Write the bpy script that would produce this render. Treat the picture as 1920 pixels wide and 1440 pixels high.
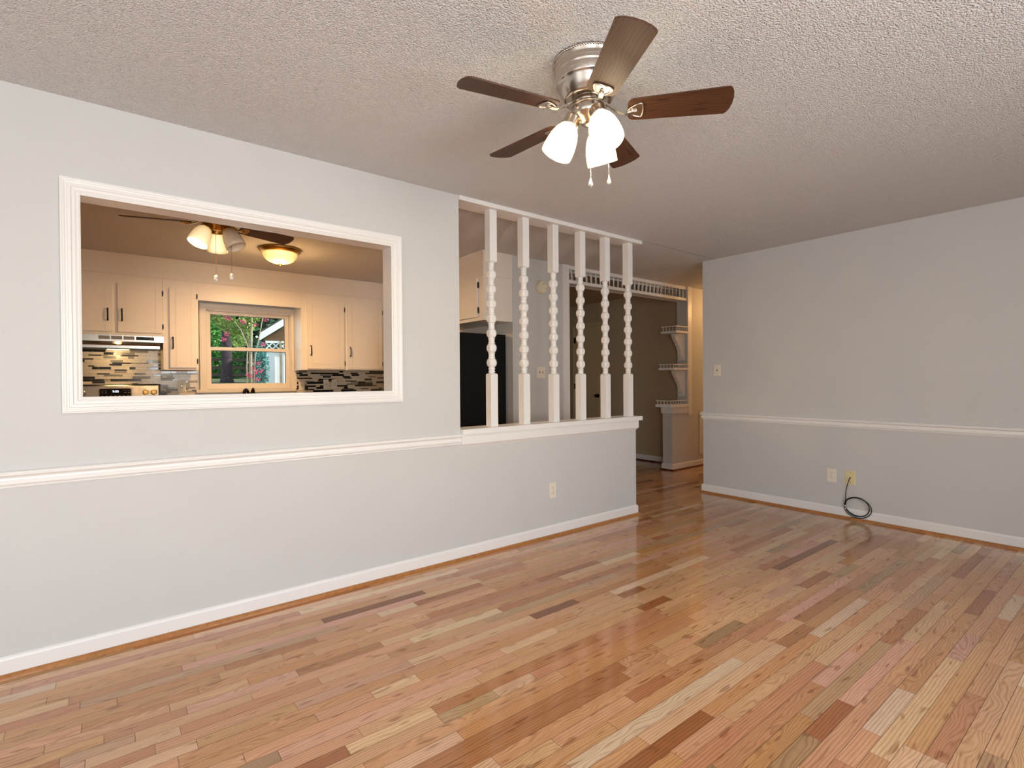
import bpy, bmesh, math, random
from math import pi, sin, cos, radians
from mathutils import Vector, Matrix

# ------------------------------------------------------------------ clear
for o in list(bpy.data.objects):
    bpy.data.objects.remove(o)
S = bpy.context.scene
C = S.collection
R = random.Random(7)

# ------------------------------------------------------------------ camera
cam = bpy.data.cameras.new('camera')
cam.sensor_width = 36.0
cam.lens = 973.1 / 1920.0 * 36.0
cam.clip_start = 0.02
camo = bpy.data.objects.new('camera', cam)
C.objects.link(camo)
yaw, pit, rol = 0.905578, -0.0077385, -0.00722
f_ = Vector((cos(yaw) * cos(pit), sin(yaw) * cos(pit), sin(pit)))
r_ = Vector((sin(yaw), -cos(yaw), 0))
u_ = r_.cross(f_)
r2 = cos(rol) * r_ + sin(rol) * u_
u2 = -sin(rol) * r_ + cos(rol) * u_
camo.matrix_world = Matrix(((r2.x, u2.x, -f_.x, 0), (r2.y, u2.y, -f_.y, 0), (r2.z, u2.z, -f_.z, 1.2038), (0, 0, 0, 1)))
S.camera = camo

# ------------------------------------------------------------------ view, world, daylight
S.view_settings.view_transform = 'Standard'
S.view_settings.look = 'None'
S.view_settings.gamma = 1.0
S.view_settings.use_curve_mapping = False
S.view_settings.exposure = 0.0
W = bpy.data.worlds.new('world')
S.world = W
W.use_nodes = True
wn = W.node_tree.nodes
wl = W.node_tree.links
bg = wn['Background']
sky = wn.new('ShaderNodeTexSky')
sky.sky_type = 'NISHITA'
sky.sun_elevation = radians(42)
sky.sun_rotation = radians(200)
sky.sun_disc = False
wl.new(sky.outputs[0], bg.inputs[0])
bg.inputs[1].default_value = 0.30


def area(name, loc, direction, sx, sy, power, col):
    l = bpy.data.lights.new(name, 'AREA')
    l.shape = 'RECTANGLE'
    l.size = sx
    l.size_y = sy
    l.energy = power
    l.color = col
    o = bpy.data.objects.new(name, l)
    C.objects.link(o)
    o.location = loc
    o.rotation_euler = Vector(direction).to_track_quat('-Z', 'Y').to_euler()
    return o


def point(name, loc, power, col, rad=0.03):
    l = bpy.data.lights.new(name, 'POINT')
    l.energy = power
    l.color = col
    l.shadow_soft_size = rad
    o = bpy.data.objects.new(name, l)
    C.objects.link(o)
    o.location = loc
    return o


sunl = bpy.data.lights.new('sun', 'SUN')
sunl.energy = 8.0
sunl.angle = radians(3)
sunl.color = (1.0, 0.95, 0.86)
suno = bpy.data.objects.new('sun', sunl)
C.objects.link(suno)
suno.rotation_euler = Vector((-0.75, 0.38, -0.62)).to_track_quat('-Z', 'Y').to_euler()

DAY = (0.92, 0.965, 1.0)
# daylight coming in through the windows behind the camera
area('daylight_window_a', (-1.05, -1.93, 1.30), (0, 1, .85), 1.30, 1.50, 112, DAY)
area('daylight_window_b', (1.45, -1.93, 1.30), (0, 1, .60), 1.30, 1.50, 76, DAY)
area('daylight_window_c', (-2.53, 0.55, 1.30), (1, 0, 0), 1.50, 1.50, 14, DAY)
# daylight at the kitchen window
area('daylight_kitchen', (1.27, 6.85, 1.62), (0, -1, -0.1), 0.7, 0.7, 3, (0.85, 0.95, 1.0))

# ------------------------------------------------------------------ materials


def lin(c):
    if isinstance(c, str):
        c = c.lstrip('#')
        c = tuple(int(c[i:i + 2], 16) / 255 for i in (0, 2, 4))
    return tuple(x / 12.92 if x <= 0.04045 else ((x + 0.055) / 1.055) ** 2.4 for x in c)


def mat(name, col, rough=0.5, metal=0.0, coat=0.0, spec=0.5, noise=None, bump=None, emit=None, aniso=0.0):
    """noise=(scale, amount) tints the base colour; bump=(scale, strength, distance)"""
    m = bpy.data.materials.new(name)
    m.use_nodes = True
    nt = m.node_tree
    b = nt.nodes['Principled BSDF']
    c = lin(col)
    b.inputs['Base Color'].default_value = (*c, 1)
    b.inputs['Roughness'].default_value = rough
    b.inputs['Metallic'].default_value = metal
    b.inputs['Specular IOR Level'].default_value = spec
    b.inputs['Coat Weight'].default_value = coat
    b.inputs['Coat Roughness'].default_value = 0.08
    if aniso:
        b.inputs['Anisotropic'].default_value = aniso
    tc = nt.nodes.new('ShaderNodeTexCoord')
    if noise:
        n = nt.nodes.new('ShaderNodeTexNoise')
        n.inputs['Scale'].default_value = noise[0]
        n.inputs['Detail'].default_value = 4
        nt.links.new(tc.outputs['Object'], n.inputs['Vector'])
        mr = nt.nodes.new('ShaderNodeMapRange')
        mr.inputs['From Min'].default_value = 0.3
        mr.inputs['From Max'].default_value = 0.7
        mr.inputs['To Min'].default_value = 1 - noise[1]
        mr.inputs['To Max'].default_value = 1 + noise[1] * 0.4
        nt.links.new(n.outputs['Fac'], mr.inputs['Value'])
        vm = nt.nodes.new('ShaderNodeVectorMath')
        vm.operation = 'SCALE'
        vm.inputs[0].default_value = c
        nt.links.new(mr.outputs[0], vm.inputs['Scale'])
        nt.links.new(vm.outputs[0], b.inputs['Base Color'])
    if bump:
        n = nt.nodes.new('ShaderNodeTexNoise')
        n.inputs['Scale'].default_value = bump[0]
        n.inputs['Detail'].default_value = 3
        nt.links.new(tc.outputs['Object'], n.inputs['Vector'])
        bp = nt.nodes.new('ShaderNodeBump')
        bp.inputs['Strength'].default_value = bump[1]
        bp.inputs['Distance'].default_value = bump[2]
        nt.links.new(n.outputs['Fac'], bp.inputs['Height'])
        nt.links.new(bp.outputs[0], b.inputs['Normal'])
    if emit:
        b.inputs['Emission Color'].default_value = (*lin(emit[0]), 1)
        b.inputs['Emission Strength'].default_value = emit[1]
    return m


def glow_mat(name, col_mid, s_mid, col_edge, s_edge):
    """lit frosted glass: brightest where one looks straight through it at the bulb"""
    m = mat(name, '#f4ead6', 0.35)
    nt = m.node_tree
    b = nt.nodes['Principled BSDF']
    lw = nt.nodes.new('ShaderNodeLayerWeight')
    lw.inputs['Blend'].default_value = 0.45
    mx = nt.nodes.new('ShaderNodeMix')
    mx.data_type = 'RGBA'
    mx.inputs['A'].default_value = (*[x * s_mid for x in lin(col_mid)], 1)
    mx.inputs['B'].default_value = (*[x * s_edge for x in lin(col_edge)], 1)
    pw_ = nt.nodes.new('ShaderNodeMath')
    pw_.operation = 'POWER'
    pw_.inputs[1].default_value = 0.6
    nt.links.new(lw.outputs['Facing'], pw_.inputs[0])
    nt.links.new(pw_.outputs[0], mx.inputs['Factor'])
    nt.links.new(mx.outputs['Result'], b.inputs['Emission Color'])
    b.inputs['Emission Strength'].default_value = 1.0
    return m


def glass_mat(name):
    m = bpy.data.materials.new(name)
    m.use_nodes = True
    nt = m.node_tree
    for n in list(nt.nodes):
        if n.type != 'OUTPUT_MATERIAL':
            nt.nodes.remove(n)
    out = [n for n in nt.nodes if n.type == 'OUTPUT_MATERIAL'][0]
    t = nt.nodes.new('ShaderNodeBsdfTransparent')
    t.inputs[0].default_value = (0.93, 0.96, 0.95, 1)
    g = nt.nodes.new('ShaderNodeBsdfGlossy')
    g.inputs['Roughness'].default_value = 0.02
    fr = nt.nodes.new('ShaderNodeFresnel')
    fr.inputs[0].default_value = 1.3
    mx = nt.nodes.new('ShaderNodeMixShader')
    nt.links.new(fr.outputs[0], mx.inputs[0])
    nt.links.new(t.outputs[0], mx.inputs[1])
    nt.links.new(g.outputs[0], mx.inputs[2])
    nt.links.new(mx.outputs[0], out.inputs[0])
    return m


def ceiling_mat():
    m = mat('ceiling_texture', '#f4f1ef', 0.9, spec=0.2)
    nt = m.node_tree
    b = nt.nodes['Principled BSDF']
    tc = nt.nodes.new('ShaderNodeTexCoord')
    n1 = nt.nodes.new('ShaderNodeTexNoise')
    n1.inputs['Scale'].default_value = 170
    n1.inputs['Detail'].default_value = 3
    n1.inputs['Roughness'].default_value = 0.6
    v1 = nt.nodes.new('ShaderNodeTexVoronoi')
    v1.feature = 'SMOOTH_F1'
    v1.inputs['Scale'].default_value = 170
    nt.links.new(tc.outputs['Object'], n1.inputs['Vector'])
    nt.links.new(tc.outputs['Object'], v1.inputs['Vector'])
    ad = nt.nodes.new('ShaderNodeMath')
    ad.operation = 'SUBTRACT'
    nt.links.new(n1.outputs['Fac'], ad.inputs[0])
    nt.links.new(v1.outputs['Distance'], ad.inputs[1])
    bp = nt.nodes.new('ShaderNodeBump')
    bp.inputs['Strength'].default_value = 1.0
    bp.inputs['Distance'].default_value = 0.012
    nt.links.new(ad.outputs[0], bp.inputs['Height'])
    nt.links.new(bp.outputs[0], b.inputs['Normal'])
    return m


def wood_mat(name, rough=0.16, coat=0.3, plank=True, base='#a06a3c', grain=1.0):
    """oak: 'pc' face colour attribute + growth-ring and pore grain along the U axis of the UV map"""
    m = mat(name, base, rough, coat=coat)
    nt = m.node_tree
    L = nt.links.new
    b = nt.nodes['Principled BSDF']
    uv = nt.nodes.new('ShaderNodeUVMap')
    sx = nt.nodes.new('ShaderNodeSeparateXYZ')
    L(uv.outputs[0], sx.inputs[0])

    def mth(op, a, bb=None, clamp=False):
        n = nt.nodes.new('ShaderNodeMath')
        n.operation = op
        n.use_clamp = clamp
        for i, v in enumerate((a, bb)):
            if v is None:
                continue
            if isinstance(v, (int, float)):
                n.inputs[i].default_value = v
            else:
                L(v, n.inputs[i])
        return n.outputs[0]

    def nz(sxx, syy, det=2.0, rgh=0.5):
        cb = nt.nodes.new('ShaderNodeCombineXYZ')
        L(mth('MULTIPLY', sx.outputs[0], sxx), cb.inputs[0])
        L(mth('MULTIPLY', sx.outputs[1], syy), cb.inputs[1])
        n = nt.nodes.new('ShaderNodeTexNoise')
        n.inputs['Scale'].default_value = 1.0
        n.inputs['Detail'].default_value = det
        n.inputs['Roughness'].default_value = rgh
        L(cb.outputs[0], n.inputs['Vector'])
        return n.outputs['Fac']
    at = nt.nodes.new('ShaderNodeAttribute')
    at.attribute_name = 'pc'
    warp = nz(3.6, 14, 1.5)
    amp = mth('MULTIPLY', at.outputs['Alpha'], 16.0) if plank else 5.0
    ph = mth('ADD', mth('MULTIPLY', sx.outputs[1], 90.0), mth('MULTIPLY', warp, amp))
    ring = mth('POWER', mth('ADD', mth('MULTIPLY', mth('SINE', mth('MULTIPLY', ph, 6.283)), 0.5), 0.5), 2.2)
    pores = nz(14, 620, 2, 0.6)
    pm = nt.nodes.new('ShaderNodeMapRange')
    pm.inputs['From Min'].default_value = 0.42
    pm.inputs['From Max'].default_value = 0.68
    L(pores, pm.inputs['Value'])
    blotch = nz(2.0, 22, 3)
    bm_ = nt.nodes.new('ShaderNodeMapRange')
    bm_.inputs['From Min'].default_value = 0.3
    bm_.inputs['From Max'].default_value = 0.75
    L(blotch, bm_.inputs['Value'])
    knot = nt.nodes.new('ShaderNodeMapRange')
    knot.inputs['From Min'].default_value = 0.70
    knot.inputs['From Max'].default_value = 0.78
    L(nz(9, 40, 0), knot.inputs['Value'])
    dark = mth('ADD', mth('MULTIPLY', ring, 0.30 * grain), mth('MULTIPLY', pm.outputs[0], 0.26 * grain))
    dark = mth('ADD', dark, mth('MULTIPLY', bm_.outputs[0], 0.16 * grain))
    dark = mth('ADD', dark, mth('MULTIPLY', knot.outputs[0], 0.4 * grain), True)
    mx = nt.nodes.new('ShaderNodeMix')
    mx.data_type = 'RGBA'
    L(dark, mx.inputs['Factor'])
    tint = nt.nodes.new('ShaderNodeMix')
    tint.data_type = 'RGBA'
    tint.blend_type = 'MULTIPLY'
    tint.inputs['Factor'].default_value = 1.0
    tint.inputs['B'].default_value = (0.42, 0.29, 0.20, 1)
    if plank:
        L(at.outputs['Color'], mx.inputs['A'])
        L(at.outputs['Color'], tint.inputs['A'])
    else:
        mx.inputs['A'].default_value = (*lin(base), 1)
        tint.inputs['A'].default_value = (*lin(base), 1)
    L(tint.outputs['Result'], mx.inputs['B'])
    L(mx.outputs['Result'], b.inputs['Base Color'])
    bp = nt.nodes.new('ShaderNodeBump')
    bp.inputs['Strength'].default_value = 0.06
    bp.inputs['Distance'].default_value = 0.001
    L(pores, bp.inputs['Height'])
    L(bp.outputs[0], b.inputs['Normal'])
    return m


M = dict(
    taupe=mat('foyer_taupe_and_ceiling_shade', '#b5a288', 0.55, spec=0.3, noise=(3, 0.015), bump=(180, 0.06, 0.002)),
    wall=mat('wall_paint_grey', '#cdccc9', 0.55, spec=0.3, noise=(3, 0.015), bump=(180, 0.06, 0.002)),
    white=mat('trim_paint_white', '#ece9e5', 0.35, noise=(5, 0.01)),
    cabinet=mat('cabinet_paint_white', '#efe6da', 0.4, noise=(30, 0.015), bump=(220, 0.08, 0.001)),
    ceiling=ceiling_mat(),
    floor=wood_mat('oak_strip_floor', 0.11, 0.25, True, grain=1.15),
    crack=mat('open_ceiling_joint', '#5a4638', 0.9, noise=(30, 0.2)),
    gap=mat('floor_gap', '#4a2a16', 0.7, noise=(20, 0.1)),
    shoe=mat('stained_oak_moulding', '#b1743a', 0.3, coat=0.2, noise=(40, 0.25)),
    shoed=mat('dark_stained_moulding', '#5a1f12', 0.35, coat=0.2, noise=(40, 0.2)),
    nickel=mat('brushed_nickel', '#c9bfb4', 0.22, 1.0, aniso=0.5, noise=(60, 0.04)),
    chrome=mat('polished_metal', '#d8d4cf', 0.1, 1.0, noise=(60, 0.03)),
    brass=mat('antique_brass', '#b88d4a', 0.28, 1.0, noise=(60, 0.08)),
    steel=mat('stainless_steel', '#c4bfb8', 0.24, 1.0, aniso=0.4, noise=(80, 0.06)),
    black=mat('black_plastic', '#0c0b0a', 0.35, noise=(80, 0.2)),
    blackglass=mat('black_display_glass', '#060606', 0.08, noise=(80, 0.1)),
    bronze=mat('oil_rubbed_bronze', '#2a1a12', 0.3, 0.8, noise=(60, 0.2)),
    iron=mat('black_iron_hardware', '#140f0c', 0.45, 0.3, noise=(60, 0.2)),
    fridge=mat('textured_black_enamel', '#070604', 0.6, spec=0.25, noise=(260, 0.5), bump=(320, 0.5, 0.002)),
    ivory=mat('ivory_plastic', '#ece2d0', 0.35, noise=(30, 0.02)),
    ivory2=mat('yellowed_ivory_plastic', '#e3d7a4', 0.35, noise=(30, 0.02)),
    slot=mat('outlet_slot_dark', '#3a2f26', 0.6, noise=(30, 0.1)),
    beige=mat('beige_plastic', '#e9dcbf', 0.45, noise=(30, 0.03)),
    rubber=mat('black_cable_jacket', '#100e0d', 0.35, noise=(60, 0.1)),
    glow=glow_mat('lit_frosted_shade', '#ffeac0', 9.0, '#ffd892', 0.62),
    kglow=glow_mat('lit_frosted_shade_warm', '#ffe3a6', 1.1, '#f0b870', 0.42),
    bowl=glow_mat('lit_alabaster_bowl', '#ffe08a', 1.8, '#eaa834', 0.5),
    frost=mat('unlit_frosted_glass', '#f2dfc4', 0.3, noise=(20, 0.02)),
    bulb=mat('lit_bulb', '#ffffff', 0.4, emit=('#fff3d8', 14.0), noise=(10, 0.01)),
    hoodlamp=mat('lit_hood_lamp', '#ffffff', 0.4, emit=('#ffdf9a', 3.0), noise=(10, 0.01)),
    digits=mat('lit_clock_digits', '#d8ecff', 0.4, emit=('#cfe6ff', 2.5), noise=(10, 0.01)),
    grey_print=mat('grey_panel_print', '#8c8a86', 0.5, noise=(30, 0.02)),
    ceramic=mat('glazed_ceramic', '#f2efe9', 0.12, coat=0.4, noise=(14, 0.02)),
    blueglaze=mat('blue_glaze', '#5b6f9c', 0.15, coat=0.4, noise=(60, 0.2)),
    crystal=mat('clear_faceted_crystal', '#b4aea6', 0.05, coat=0.5, noise=(40, 0.1)),
    walnut=wood_mat('dark_walnut_veneer', 0.5, 0.0, False, '#5c3a22', 1.9),
    door=mat('door_paint_cream', '#c9b48e', 0.45, noise=(30, 0.02)),
    glass=glass_mat('window_glass'),
    t_cream=mat('tile_cream', '#e2d6c0', 0.3, coat=0.3, noise=(30, 0.08)),
    t_black=mat('tile_black', '#17130f', 0.12, coat=0.4, noise=(50, 0.3)),
    t_grey=mat('tile_grey', '#8a867c', 0.35, coat=0.3, noise=(30, 0.15)),
    t_stone=mat('tile_stone', '#a79a84', 0.3, noise=(60, 0.25)),
    grout=mat('grout_beige', '#b9a88c', 0.8, noise=(60, 0.1)),
    granite=mat('dark_countertop', '#3a332c', 0.25, noise=(120, 0.5)),
    leaf1=mat('leaf_dark_green', '#1f4a2c', 0.5, noise=(3, 0.4)),
    leaf2=mat('leaf_mid_green', '#4f9040', 0.5, noise=(3, 0.4)),
    leaf3=mat('leaf_yellow_green', '#9ab05c', 0.5, noise=(3, 0.3)),
    leaf4=mat('leaf_blue_green', '#5b9a92', 0.5, noise=(3, 0.4)),
    pink=mat('pink_blossom', '#e0507a', 0.5, noise=(8, 0.2)),
    bark=mat('pine_bark', '#40363a', 0.9, noise=(12, 0.5), bump=(14, 0.8, 0.03)),
    bark2=mat('smooth_pale_bark', '#a99a80', 0.8, noise=(8, 0.25)),
    fence=mat('weathered_fence_wood', '#231c17', 0.9, noise=(20, 0.3)),
    grass=mat('lawn_and_leaf_litter', '#6f7a52', 0.95, noise=(6, 0.45), bump=(30, 0.5, 0.03)),
    siding=mat('white_siding', '#eef0ef', 0.6, noise=(10, 0.03)),
    gable=mat('brown_gable_boards', '#6b4f34', 0.8, noise=(20, 0.3)),
    shingle=mat('grey_shingles', '#565350', 0.9, noise=(40, 0.3)),
)

# ------------------------------------------------------------------ mesh helpers


def NB():
    return bmesh.new()


def box(bm, x0, y0, z0, x1, y1, z1, mi=0, bev=0.0):
    vs = [bm.verts.new((x, y, z)) for z in (z0, z1) for y in (y0, y1) for x in (x0, x1)]
    fs = []
    for q in ((0, 2, 3, 1), (4, 5, 7, 6), (0, 1, 5, 4), (2, 6, 7, 3), (0, 4, 6, 2), (1, 3, 7, 5)):
        f = bm.faces.new([vs[i] for i in q])
        f.material_index = mi
        fs.append(f)
    if bev > 0:
        es = {e for f in fs for e in f.edges}
        r = bmesh.ops.bevel(bm, geom=list(es), offset=bev, segments=2, affect='EDGES', profile=0.7)
        for f in r['faces']:
            f.material_index = mi
    return vs


def frame_of(d):
    d = Vector(d).normalized()
    a = Vector((0, 0, 1)) if abs(d.z) < 0.9 else Vector((1, 0, 0))
    s = a.cross(d).normalized()
    return s, d.cross(s).normalized(), d


def lathe(bm, prof, o=(0, 0, 0), d=(0, 0, 1), seg=24, mi=0, clamp=None, cap=True):
    """prof = [(radius, height along d)]; clamp limits |x|,|y| (turned work left with flats)"""
    s, t, d = frame_of(d)
    if d.z > 0.999:
        s, t = Vector((1, 0, 0)), Vector((0, 1, 0))
    o = Vector(o)
    rings = []
    for r, h in prof:
        ring = []
        for i in range(seg):
            a = 2 * pi * i / seg
            x, y = r * cos(a), r * sin(a)
            if clamp:
                x = max(-clamp, min(clamp, x))
                y = max(-clamp, min(clamp, y))
            ring.append(bm.verts.new(o + s * x + t * y + d * h))
        rings.append(ring)
    for A, B in zip(rings, rings[1:]):
        for i in range(seg):
            j = (i + 1) % seg
            f = bm.faces.new((A[i], A[j], B[j], B[i]))
            f.material_index = mi
            f.smooth = True
    if cap:
        for rg in (list(reversed(rings[0])), rings[-1]):
            f = bm.faces.new(rg)
            f.material_index = mi


def cyl(bm, a, b, r, seg=16, mi=0, r2=None):
    a, b = Vector(a), Vector(b)
    lathe(bm, [(r, 0), (r if r2 is None else r2, (b - a).length)], a, b - a, seg, mi)


def tube(bm, pts, r, seg=8, mi=0, closed=False):
    pts = [Vector(p) for p in pts]
    n = len(pts)
    rings = []
    up = None
    for i, p in enumerate(pts):
        if closed:
            d = (pts[(i + 1) % n] - pts[i - 1]).normalized()
        else:
            d = (pts[min(i + 1, n - 1)] - pts[max(i - 1, 0)]).normalized()
        if up is None:
            s, t, _ = frame_of(d)
        else:
            s = (up - d * up.dot(d)).normalized()
            t = d.cross(s)
        up = s
        rr = r[i] if isinstance(r, (list, tuple)) else r
        rings.append([bm.verts.new(p + s * rr * cos(2 * pi * k / seg) + t * rr * sin(2 * pi * k / seg)) for k in range(seg)])
    m = n if closed else n - 1
    for i in range(m):
        A, B = rings[i], rings[(i + 1) % n]
        for k in range(seg):
            l = (k + 1) % seg
            f = bm.faces.new((A[k], A[l], B[l], B[k]))
            f.smooth = True
            f.material_index = mi
    if not closed:
        bm.faces.new(list(reversed(rings[0]))).material_index = mi
        bm.faces.new(rings[-1]).material_index = mi


def prism(bm, poly, fn, t0, t1, mi=0):
    """extrude the 2D polygon between t0 and t1; fn(a, b, t) -> 3D"""
    A = [bm.verts.new(fn(a, b, t0)) for a, b in poly]
    B = [bm.verts.new(fn(a, b, t1)) for a, b in poly]
    n = len(poly)
    for f in [bm.faces.new(list(reversed(A))), bm.faces.new(B)] + [bm.faces.new((A[i], A[(i + 1) % n], B[(i + 1) % n], B[i])) for i in range(n)]:
        f.material_index = mi


def sweep(bm, path, prof, fn, closed=False, mi=0):
    """mitred moulding: path of 2D points, prof [(offset to the left of travel, height)]; fn(a, b, h) -> 3D"""
    n = len(path)
    P = [Vector(p) for p in path]

    def nrm(i, j):
        d = (P[j] - P[i]).normalized()
        return Vector((-d.y, d.x))
    secs = []
    for i in range(n):
        if closed:
            n1, n2 = nrm(i - 1, i), nrm(i, (i + 1) % n)
        elif i == 0:
            n1 = n2 = nrm(0, 1)
        elif i == n - 1:
            n1 = n2 = nrm(n - 2, n - 1)
        else:
            n1, n2 = nrm(i - 1, i), nrm(i, i + 1)
        mv = (n1 + n2) / (1 + n1.dot(n2))
        secs.append([bm.verts.new(fn(P[i].x + mv.x * d, P[i].y + mv.y * d, h)) for d, h in prof])
    k = len(prof)
    for i in range(n if closed else n - 1):
        A, B = secs[i], secs[(i + 1) % n]
        for j in range(k):
            l = (j + 1) % k
            bm.faces.new((A[j], B[j], B[l], A[l])).material_index = mi
    if not closed:
        bm.faces.new(secs[0]).material_index = mi
        bm.faces.new(list(reversed(secs[-1]))).material_index = mi


ORG = {}


def obj(name, bm, mats, parent=None, world=True):
    """links ONE mesh object; with a parent, coordinates are world ones unless world=False"""
    bmesh.ops.recalc_face_normals(bm, faces=bm.faces)
    me = bpy.data.meshes.new(name)
    off = Vector((0, 0, 0))
    if parent is not None and world:
        off = ORG[parent.name]
        bmesh.ops.translate(bm, verts=bm.verts, vec=-off)
    bm.to_mesh(me)
    bm.free()
    for m in (mats if isinstance(mats, (list, tuple)) else [mats]):
        me.materials.append(M[m])
    o = bpy.data.objects.new(name, me)
    C.objects.link(o)
    if parent is not None:
        o.parent = parent
    ORG[o.name] = off
    return o


def thing(name, label, cat, loc, group=None):
    o = bpy.data.objects.new(name, None)
    o.empty_display_size = 0.05
    C.objects.link(o)
    o.location = loc
    ORG[o.name] = Vector(loc)
    o['label'] = label
    o['category'] = cat
    if group:
        o['group'] = group
    return o


def struct(name, bm, mats, label=None, parent=None):
    o = obj(name, bm, mats, parent)
    if parent is None:
        o['kind'] = 'structure'
        if label:
            o['label'] = label
    return o


def copy_tree(o, parent=None):
    c = o.copy()
    C.objects.link(c)
    c.parent = parent
    ORG[c.name] = ORG.get(o.name, Vector())
    for ch in list(o.children):
        copy_tree(ch, c)
    return c


def plabel(o, s):
    o['label'] = s
    return o


def text_bm(body, size, ext, mtx):
    cu = bpy.data.curves.new('txt', 'FONT')
    cu.body = body
    cu.size = size
    cu.extrude = ext
    cu.align_x = 'CENTER'
    cu.align_y = 'CENTER'
    to = bpy.data.objects.new('txt', cu)
    C.objects.link(to)
    dg = bpy.context.evaluated_depsgraph_get()
    me = bpy.data.meshes.new_from_object(to.evaluated_get(dg))
    bpy.data.objects.remove(to)
    bpy.data.curves.remove(cu)
    bm = bmesh.new()
    bm.from_mesh(me)
    bpy.data.meshes.remove(me)
    bm.transform(mtx) if isinstance(mtx, Matrix) else [setattr(v, 'co', Vector(mtx(v.co))) for v in bm.verts]
    return bm


def xz(y):
    return lambda a, b, h: (a, y + h, b)


# ------------------------------------------------------------------ room shell
H = 2.44
YL = 2.951     # face of the long wall with the pass-through
YL2 = 3.066    # its kitchen face
XR = 4.99      # face of the far short wall
YE = 4.045     # face of the entry wall
XB, YB = -2.4, -1.8
KY = 6.53      # kitchen window wall
SY = 6.20      # front of soffit and wall cabinets

# floor: every strip of oak is a face, a hair apart over the dark joint
bm = NB()
uvl = bm.loops.layers.uv.new('UVMap')
col = bm.loops.layers.float_color.new('pc')
PAL = [('#deb083', 6), ('#d6a473', 6), ('#daa67d', 5), ('#d09a68', 4), ('#e2bb92', 3), ('#cc946c', 3), ('#c08556', 2),
       ('#e8cba8', 1.0), ('#ad7044', 1.1), ('#c6a27a', 1.4), ('#b29068', 0.8), ('#8e552e', 0.7), ('#dcab8e', 1.6)]
pw = 0.0572
rf = random.Random(11)
y = 0.5451 - 45 * pw
row = 0
while y < 6.6:
    x = XB - rf.random() * 0.8
    while x < 8.6:
        ln = rf.choice((0.22, 0.28, 0.34, 0.42, 0.5, 0.62, 0.8, 1.05)) * rf.uniform(0.85, 1.15)
        x1 = x + ln
        a, b_ = max(x, XB), min(x1, 8.6)
        if b_ - a > 0.01:
            g = 0.0006
            vs = [bm.verts.new(p) for p in ((a + g, y + g, 0), (b_ - g, y + g, 0), (b_ - g, y + pw - g, 0), (a + g, y + pw - g, 0))]
            f = bm.faces.new(vs)
            c = lin(rf.choices([p[0] for p in PAL], [p[1] for p in PAL])[0])
            k = rf.uniform(0.92, 1.08)
            c = (c[0] * k, c[1] * k * rf.uniform(0.96, 1.03), c[2] * k * rf.uniform(0.93, 1.05), rf.random() ** 1.6)
            uo, vo = rf.uniform(0, 200), rf.uniform(0, 60)
            for lp in f.loops:
                lp[uvl].uv = (lp.vert.co.x - a + uo, lp.vert.co.y - y + vo)
                lp[col] = c
        x = x1
    y += pw
    row += 1
box(bm, XB, YB, -0.06, 8.6, 6.6, -0.0015, 1)
fl = obj('floor', bm, ['floor', 'gap'])
fl['kind'] = 'structure'
fl['label'] = 'glossy oak strip floor in mixed tan and brown boards'

bm = NB()
box(bm, XB - .12, YB - .12, H, 8.6, YL - .013, H + .1)
box(bm, XB - .12, YL - .013, H, 3.79, 6.65, H + .1)
box(bm, 3.79, YL - .004, H, 8.6, YE + .145, H + .1)
box(bm, 3.79, YE + .145, H + .0005, 8.6, 6.65, H + .1, 1)  # foyer ceiling: its shade is put into the colour, using the wall's taupe
box(bm, XB - .12, YB - .12, H + .1, 8.6, 6.65, H + .16)
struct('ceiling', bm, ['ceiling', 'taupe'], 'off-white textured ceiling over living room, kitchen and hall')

bm = NB(); box(bm, 3.802, YL - .0128, H + .002, 4.99, YL - .0042, H + .02)
struct('trim_19', bm, 'crack', 'thin dark joint line in the ceiling beyond the header board')

# pass-through in the long wall: finished opening
OX0, OX1, OZ0, OZ1 = -0.079, 1.383, 1.140, 2.026
J = 0.018
bm = NB()
box(bm, XB, YL, 0, OX0 - J, YL2, H)
box(bm, OX1 + J, YL, 0, 1.872, YL2, H)
box(bm, OX0 - J, YL, 0, OX1 + J, YL2, OZ0 - J)
box(bm, OX0 - J, YL, OZ1 + J, OX1 + J, YL2, H)
struct('wall_left', bm, 'wall', 'long light grey wall with the pass-through to the kitchen')
bm = NB()
box(bm, 1.872, YL, 0, 3.71, YL2, 0.838)
struct('wall_partition', bm, 'wall', 'grey half wall below the turned spindles')
bm = NB()
box(bm, XR, YB, 0, XR + .11, 3.08, H)
struct('wall_right', bm, 'wall', 'plain light grey wall with the chair rail and the coiled cable')
bm = NB()
box(bm, XR + .11, 2.97, 0, 8.6, 3.08, H)
struct('wall_hall', bm, 'wall')
bm = NB()
box(bm, 8.5, 3.08, 0, 8.6, YE, H)
struct('wall_hall_end', bm, 'wall')
bm = NB()
box(bm, 3.186, YE, 0, 3.872, 6.65, H)
struct('wall_entry', bm, 'wall', 'grey wall block between refrigerator niche and foyer')
bm = NB()
box(bm, 6.16, YE, 0, 8.6, YE + .145, H)
box(bm, 5.83, YE, 0, 6.16, YE + .145, 0.83)
struct('wall_foyer_front', bm, 'wall', 'grey wall and its low stub beside the foyer opening')
bm = NB()
box(bm, 6.26, YE + .145, 0, 6.38, 6.65, H)
struct('wall_foyer_side', bm, 'taupe', 'dim taupe foyer wall with the closet door')
bm = NB()
box(bm, 3.872, KY, 0, 6.26, 6.65, H)
struct('wall_foyer_back', bm, 'taupe')
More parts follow.
